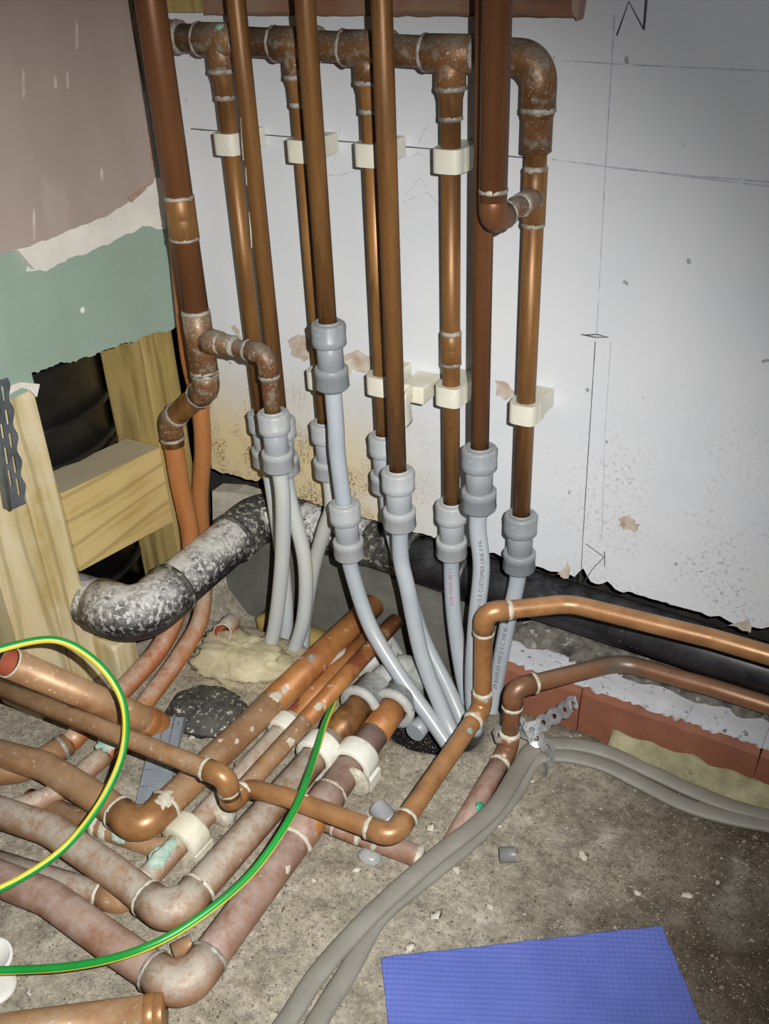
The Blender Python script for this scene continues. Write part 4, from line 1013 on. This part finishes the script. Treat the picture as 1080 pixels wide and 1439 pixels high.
# clips on the floor pipes
def floor_clip(p, d, r, m, label, w=.028, R=None, base=True):
    t = thing('floor_pipe_clip', label, 'clip', V((p.x, p.y, 0)), 'floor pipe clips'); d = V(d).normalized(); Rr = R or r+.008
    mb = MB(); lathe(mb, p-d*w/2, d, [(0, r+.001), (0, Rr), (.003, Rr+.001), (w-.003, Rr+.001), (w, Rr), (w, r+.001)], 26, caps=False); mb.build('clip_band', m, t)
    if base:
        sd_ = d.cross(V((0, 0, 1))).normalized(); mb = MB()
        q = [p+sd_*s*(Rr*1.05)+d*e*(w/2)+V((0, 0, z-p.z)) for z in (-.004, p.z*.5) for s, e in ((-1, -1), (1, -1), (1, 1), (-1, 1))]
        mb.add(q, [[0, 1, 2, 3], [4, 5, 6, 7], [0, 1, 5, 4], [1, 2, 6, 5], [2, 3, 7, 6], [3, 0, 4, 7]], False); mb.build('clip_base', m, t)
def along(pts0, d, px, py, z):
    q = P(px, py, 'z', z); return V(pts0)+V(d)*((q-V(pts0)).dot(V(d)))
floor_clip(along(f4pts[3], dy4, 455, 1062, z4), dy4, .0198, 'clip_white', 'white clip holding the middle thick pipe, left of the pair near the grey fittings', .030)
floor_clip(along(f5pts[3], dy5, 510, 1076, z5), dy5, .0205, 'clip_white', 'white clip holding the lowest thick pipe, right of the pair near the grey fittings', .030)
floor_clip(along(f6pts[1], dy6, 268, 1180, z6), dy6, .0150, 'clip_old', 'stained cream clip next to the turquoise stain', .032, .027)
floor_clip(along(f6pts[1], dy6, 398, 1022, z6+.012), dy6, .0150, 'clip_white', 'small cream clip on the half buried pipe under the rusty length', .026, .022)
# old grey fittings where the floor pipes end
def old_fitting(p, d, r, label, to, more=None):
    t = thing('grey_fitting', label, 'fitting', p); d = V(d).normalized(); p = V(p)
    mb = MB(); lathe(mb, p, d, [(-.002, r+.001), (-.004, r+.011), (.003, r+.0125), (.007, r+.0115), (.008, r+.008), (.045, r+.007), (.050, r+.001)], 30, caps=False); mb.build('fitting_collar', 'grey_old', t)
    mb = MB(); sweep(mb, spline([p+d*.03, p+d*.06]+[V(x) for x in to], 8), .0185, 20, wob=.12); mb.build('fitting_body', 'grey_old', t)
    return t
old_fitting(f4end-dy4*.012, dy4, .0198, 'old plaster-streaked grey fitting at the end of the middle thick pipe', [f4end+dy4*.07+V((.012, .01, .006)), f4end+dy4*.09+V((.02, .02, -.02))])
old_fitting(f5end-dy5*.010, dy5, .0205, 'old plaster-streaked grey fitting at the end of the lowest thick pipe', [f5end+dy5*.075+V((.0, .005, -.004)), f5end+dy5*.09+V((.0, .012, -.03))])
for pix, lab in ((((452, 958), (470, 940), (492, 922), (512, 930)), 'grey plaster-coated pipe bend between the two rusty copper lengths'), (((505, 942), (525, 925), (540, 905), (556, 930)), 'grey plaster-coated pipe bend right of the thinner rusty length')):
    pts = [P(x, y, 'z', z_) for (x, y), z_ in zip(pix, (.0, .022, .022, -.01))]
    mb = MB(); sweep(mb, spline(pts, 7), .0165, 18, wob=.25); o = mb.build('grey_bend', 'grey_old', root=pts[1]); tag(o, lab, 'fitting')
mb = MB(); straight(mb, P(582, 1030, 'z', .0), P(598, 1012, 'z', .0), .014); tag(mb.build('grey_pipe_end', 'fitting_clean', root=P(590, 1025, 'z', 0)), 'short grey pipe end in the hole under the lowest thick pipe fitting', 'pipe')

# ------------------------------------------------------------------ cables
def earth_cable(pts, label, phase, ref):
    t = thing('earth_cable', label, 'cable', pts[0], None)
    mb = MB(); pth = spline(pts, 14)
    sweep(mb, pth, .0045, 20, ref=ref, stripe=lambda s, a: ((a+phase) % 1.0) < .30); mb.build('sheath', ['cable_green', 'cable_yellow'], t)
earth_cable([P(-60, 935, 'd', 1.12), P(-10, 915, 'd', 1.14), P(75, 899, 'd', 1.17), P(135, 930, 'd', 1.18), P(172, 985, 'd', 1.18), P(174, 1050, 'd', 1.16), P(146, 1120, 'd', 1.14), P(96, 1186, 'd', 1.12), P(30, 1234, 'd', 1.09), P(-60, 1275, 'd', 1.05)], 'green and yellow earth cable looping over the open copper stub at the left', .15, lambda p: (P(60, 1080, 'd', 1.15)-p).normalized()*.8+(EYE-p).normalized()*.55)
earth_cable([P(470, 985, 'z', .050), P(455, 1020, 'z', .075), P(436, 1080, 'z', .092), P(408, 1148, 'z', .098), P(352, 1228, 'z', .085), P(270, 1296, 'z', .075), P(190, 1337, 'z', .068), P(100, 1358, 'z', .052), P(0, 1364, 'z', .04), P(-60, 1366, 'z', .04)], 'green and yellow earth cable crossing all three thick pipes diagonally', .15, lambda p: (lambda f: RT*(.4+.6*f)-UP*(.9-.6*f)+(EYE-p).normalized()*(.3+.4*f))(max(0, min(1, (p.y+.42)/.16))))
def grey_cable(pix, label, z=.008):
    pts = [P(x, y, 'z', zz) for x, y, zz in pix]
    mb = MB(); sweep(mb, spline(pts, 9), (.0118, .0058), 18, flat=(0, 0, 1)); tag(mb.build('flat_grey_cable', 'cable_grey', root=pts[0]), label, 'cable')
grey_cable([(250, 1680, .010), (310, 1570, .012), (405, 1432, .012), (452, 1362, .014), (525, 1282, .018), (610, 1205, .024), (690, 1140, .026), (728, 1082, .022), (752, 1050, .024), (800, 1046, .022), (850, 1056, .016), (905, 1080, .010), (965, 1108, .008), (1030, 1134, .008), (1100, 1152, .008), (1200, 1175, .008)], 'flat grey twin cable, upper strand of the pair curving round from the wall')
grey_cable([(330, 1680, .008), (375, 1560, .008), (452, 1425, .008), (492, 1360, .008), (532, 1290, .008), (590, 1240, .009), (668, 1176, .010), (722, 1115, .010), (750, 1068, .018), (790, 1062, .020), (845, 1074, .014), (900, 1100, .007), (960, 1130, .007), (1020, 1148, .006), (1100, 1164, .006), (1200, 1190, .006)], 'flat grey twin cable, lower strand separating at the bottom edge')
# perforated fixing strap
def strap(pts, wids, label):
    pth = spline(pts, 12); ts, fr_ = frames(pth); cum = [0.0]
    for a, b in zip(pth[:-1], pth[1:]): cum.append(cum[-1]+(b-a).length)
    W = .0115
    def at(u, v, h):
        u = max(0, min(cum[-1]-1e-6, u)); i = 0
        while cum[i+1] < u: i += 1
        f = (u-cum[i])/(cum[i+1]-cum[i]); p = pth[i].lerp(pth[i+1], f); g = u/cum[-1]*(len(wids)-1); j = min(int(g), len(wids)-2)
        w = V(wids[j]).lerp(V(wids[j+1]), g-j); d = ts[i]; w = (w-d*w.dot(d)).normalized(); n = d.cross(w)
        return p+w*v+n*h
    pitch = .0185; nc = int(cum[-1]/pitch); mb = MB(); K = 16
    for c in range(nc):
        u0 = (c+.5)*pitch; vs = []
        for h in (0, .0009):
            for k in range(K):
                th = 2*math.pi*k/K; vs.append(at(u0+.0036*math.cos(th), .0036*math.sin(th), h))
            for k in range(K):
                th = 2*math.pi*k/K; cx, cy = math.cos(th), math.sin(th); s = 1/max(abs(cx), abs(cy))
                uu = cx*s*pitch/2; vv = cy*s*W*(1-.28*(abs(uu)/(pitch/2))**2); vs.append(at(u0+uu, vv, h))
        fs = []
        for k in range(K):
            k2 = (k+1) % K; fs += [[k, k2, K+k2, K+k], [2*K+k, 2*K+k2, 3*K+k2, 3*K+k], [k, k2, 2*K+k2, 2*K+k], [K+k, K+k2, 3*K+k2, 3*K+k]]
        mb.add(vs, fs, False)
    o = mb.build('fixing_strap', 'strap', root=pts[0]); tag(o, label, 'strap')
strap([P(738, 1030, 'z', .055), P(762, 1016, 'z', .062), P(790, 999, 'z', .066), P(803, 988, 'z', .066), P(807, 1004, 'z', .050)], [UP*.85-RT*.5, UP*.9-RT*.4, UP*.85-RT*.5, UP*.8-RT*.5, -FW+RT*.6], 'galvanised perforated strap standing up in front of the red brick')
strap([P(694, 1036, 'z', .05), P(728, 1018, 'z', .045), P(742, 1030, 'z', .046), P(762, 1044, 'z', .044), P(773, 1056, 'z', .038), P(766, 1080, 'z', .012), P(760, 1098, 'z', .002)], [UP*.9-RT*.2, UP*.9+RT*.1, UP*.7+RT*.6, UP*.6+RT*.7, RT*.6-FW*.6, -FW+RT*.3, -FW+RT*.3], 'galvanised perforated strap bent over the grey cables')

# ------------------------------------------------------------------ small things on the floor
def packer():
    z = .012; a = P(218, 1008, 'z', z+.012); b = P(261, 1008, 'z', z+.012); d = P(190, 1132, 'z', z); c = P(233, 1132, 'z', z)
    t = thing('plastic_packer', 'grey blue plastic packer with a ribbed grid, lying under the copper pipes', 'packer', d)
    mb = MB(); prism(mb, [a, b, c, d], (0, 0, -.004)); mb.build('plate', 'packer', t)
    n = (b-a).cross(d-a).normalized(); n = n if n.z > 0 else -n
    def q(u, v): return a.lerp(b, u).lerp(d.lerp(c, u), v)
    lines = [((u, 0), (u, 1)) for u in (.03, .33, .64, .97)] + [((0, v), (1, v)) for v in (.01, .2, .42, .62, .8, .99)] + [((.2, .06), (.8, .06)), ((.2, .16), (.8, .16)), ((.2, .06), (.2, .16)), ((.8, .06), (.8, .16))]
    for (p0, p1) in lines:
        mb = MB(); sweep(mb, [q(*p0)+n*.0006, q(*p1)+n*.0006], .0009, 6); mb.build('rib', 'packer', t)
packer()
def ring_offcut(px, py, z, ax, r, L, m, inner, name, label, cat='offcut'):
    p = P(px, py, 'z', z); t = thing(name, label, cat, p); d = V(ax).normalized(); open_pipe(t, p-d*L/2, p+d*L/2, r, m, inner, 'tube', 24)
ring_offcut(257, 1332, .013, (.55, .8, .1), .0105, .022, 'copper_floor', 'copper_inside', 'copper_offcut', 'tiny copper pipe offcut in the dust inside the lowest elbow')
ring_offcut(712, 1201, .012, (.86, .51, .0), .0095, .019, 'offcut_grey', 'void', 'pipe_offcut', 'short grey tube offcut lying on the bare floor right of the cables')
def clear_cap():
    p = P(538, 1143, 'z', .018); t = thing('clear_stopper', 'clear plastic cap leaning beside the front copper elbow', 'cap', p); d = V((-.85, .3, .25)).normalized()
    mb = MB(); lathe(mb, p, d, [(-.016, .0155), (-.014, .0165), (-.012, .0135), (.012, .0125), (.014, .011)], 26); mb.build('cap_shell', 'clear', t)
clear_cap()
lump(P(519, 1203, 'z', .004), .016, .013, .008, 'clear', 'sealant_blob', 'bluish clear sealant blob in the dust below the pink branch', 'sealant', .15)
def cup():
    p = P(-10, 1352, 'z', .004); t = thing('white_cap', 'white plastic cap cut off by the left edge, on the floor', 'cap', p)
    mb = MB(); lathe(mb, p, (.15, -.1, 1), [(0, .020), (.004, .023), (.012, .0235), (.0125, .020), (.006, .019)], 28); mb.build('cap_shell', 'white_plastic', t)
    p2_ = P(-14, 1388, 'z', .003); t2 = thing('white_cap', 'second white plastic disc at the left edge, below the cable', 'cap', p2_)
    mb = MB(); lathe(mb, p2_, (.1, .2, 1), [(0, .026), (.003, .028), (.006, .027), (.007, .02)], 28); mb.build('cap_disc', 'white_plastic', t2)
cup()
def cloth():
    z = .006; A = P(535, 1345, 'z', z); B = P(930, 1300, 'z', z); A2 = P(546, 1445, 'z', z); B2 = P(988, 1445, 'z', z)
    dl = (A2-A).normalized(); dr = (B2-B).normalized(); L = .26; nx, ny = 260, 170; vs = []
    for j in range(ny+1):
        v = j/ny; a = A+dl*L*v; b = B+dr*L*v
        for i in range(nx+1):
            u = i/nx; p = a.lerp(b, u); X = u*(B-A).length; Yv = v*L; pit = .0085
            ca, sa_ = math.cos(.62), math.sin(.62); xx = X*ca-Yv*sa_; yy = X*sa_+Yv*ca
            dm = max(0, math.cos(2*math.pi*xx/pit)*math.cos(2*math.pi*yy/pit))
            h = -.0018*dm+.0022*noise.noise(V((X*14, Yv*14, 3)))+.0012*math.exp(-((v-.35-.5*u)/.03)**2)
            vs.append(p+V((0, 0, h)))
    mb = MB(); fs = [[j*(nx+1)+i, j*(nx+1)+i+1, (j+1)*(nx+1)+i+1, (j+1)*(nx+1)+i] for j in range(ny) for i in range(nx)]
    n = len(vs); vs2 = vs+[q+V((0, 0, -.0035)) for q in vs]
    fs2 = fs+[[n+k for k in f] for f in fs]
    bl = [i for i in range(nx+1)]; bl2 = [ny*(nx+1)+i for i in range(nx+1)]; lf = [j*(nx+1) for j in range(ny+1)]; rg = [j*(nx+1)+nx for j in range(ny+1)]
    for e in (bl, bl2, lf, rg): fs2 += [[e[k], e[k+1], n+e[k+1], n+e[k]] for k in range(len(e)-1)]
    mb.add(vs2, fs2); o = mb.build('paper_towel', 'cloth', root=A); tag(o, 'blue embossed paper towel lying flat on the floor', 'towel')
cloth()
chip_list = [
    (575, 1332, 11, 'pale plaster flake right above the top left corner of the blue towel'),
    (612, 1287, 11, 'pale plaster flake on the floor right of the grey cables, midway to the towel'),
    (605, 1163, 9, 'long white plaster flake between the front elbow and the cables'),
    (440, 1237, 6, 'small white chip left of the grey cables, near the pink branch'),
    (250, 1258, 10, 'white plaster chip inside the middle thick elbow'),
    (270, 1035, 10, 'cream plaster chip at the rim of the bitumen cap'),
    (818, 1202, 9, 'white crumb cluster on the dark floor right of the grey offcut'),
    (966, 1258, 9, 'pale chip on the dark floor above the right end of the towel'),
    (895, 1255, 7, 'small pale chip above the middle of the towel'),
    (700, 1160, 7, 'white chip touching the cables, left of the grey offcut'),
    (640, 1222, 9, 'fluffy pale dust ball beside the cables'),
    (745, 1097, 7, 'rounded white pebble beside the bent strap'),
    (1008, 1240, 4, 'tiny white chip at the far right of the dark floor'),
    (40, 1395, 6, 'small chip in the dust near the loose copper pipe'),
    (115, 1155, 8, 'pale rubble lump under the highest thick pipe'),
    (90, 1228, 8, 'white splash lump between the middle and lowest thick pipes'),
    (688, 1275, 7, 'pale fluff on the floor above the blue towel'),
    (500, 1222, 7, 'broken crumb next to the sealant blob'),
]
for x, y, s, lab in chip_list:
    p = P(x, y, 'z', .003); k = s*.0007
    o = lump(p, k, k*random.uniform(.55, .85), max(.002, k*.35), 'chip', 'plaster_chip', lab, 'debris', .9, 70, 'plaster chips', lat=6, lon=10)
    o.rotation_euler.z = random.uniform(0, 3)
# loose grit over the whole floor: nobody could count it
def grit():
    mb = MB(); n = 0
    while n < 9000:
        x = random.uniform(-.1, 1.35); y = random.uniform(-.75, .0)
        if random.random() > .35+.65*max(0, noise.noise(V((x*9, y*9, 14)))+.3): continue
        if math.hypot((x-.49)/.10, (y+.145)/.075) < 1 or y > -.10 and x < .5: continue
        n += 1; s = random.choice([.0006, .0008, .001, .001, .0013, .0016, .0022, .003 if random.random() < .3 else .001])
        p = V((x, y, floor_h(x, y)+s*.4)); a = random.uniform(0, 6.3)
        vs = [p+V((math.cos(a+k*1.57)*s*random.uniform(.7, 1.4), math.sin(a+k*1.57)*s*random.uniform(.7, 1.2), 0)) for k in range(4)]+[p+V((0, 0, s*.8)), p-V((0, 0, s))]
        mb.add(vs, [[0, 1, 4], [1, 2, 4], [2, 3, 4], [3, 0, 4], [1, 0, 5], [2, 1, 5], [3, 2, 5], [0, 3, 5]], False)
    o = mb.build('floor_grit', 'grit'); stuff(tag(o, 'loose grit and plaster crumbs scattered over the concrete', 'grit'))
grit()
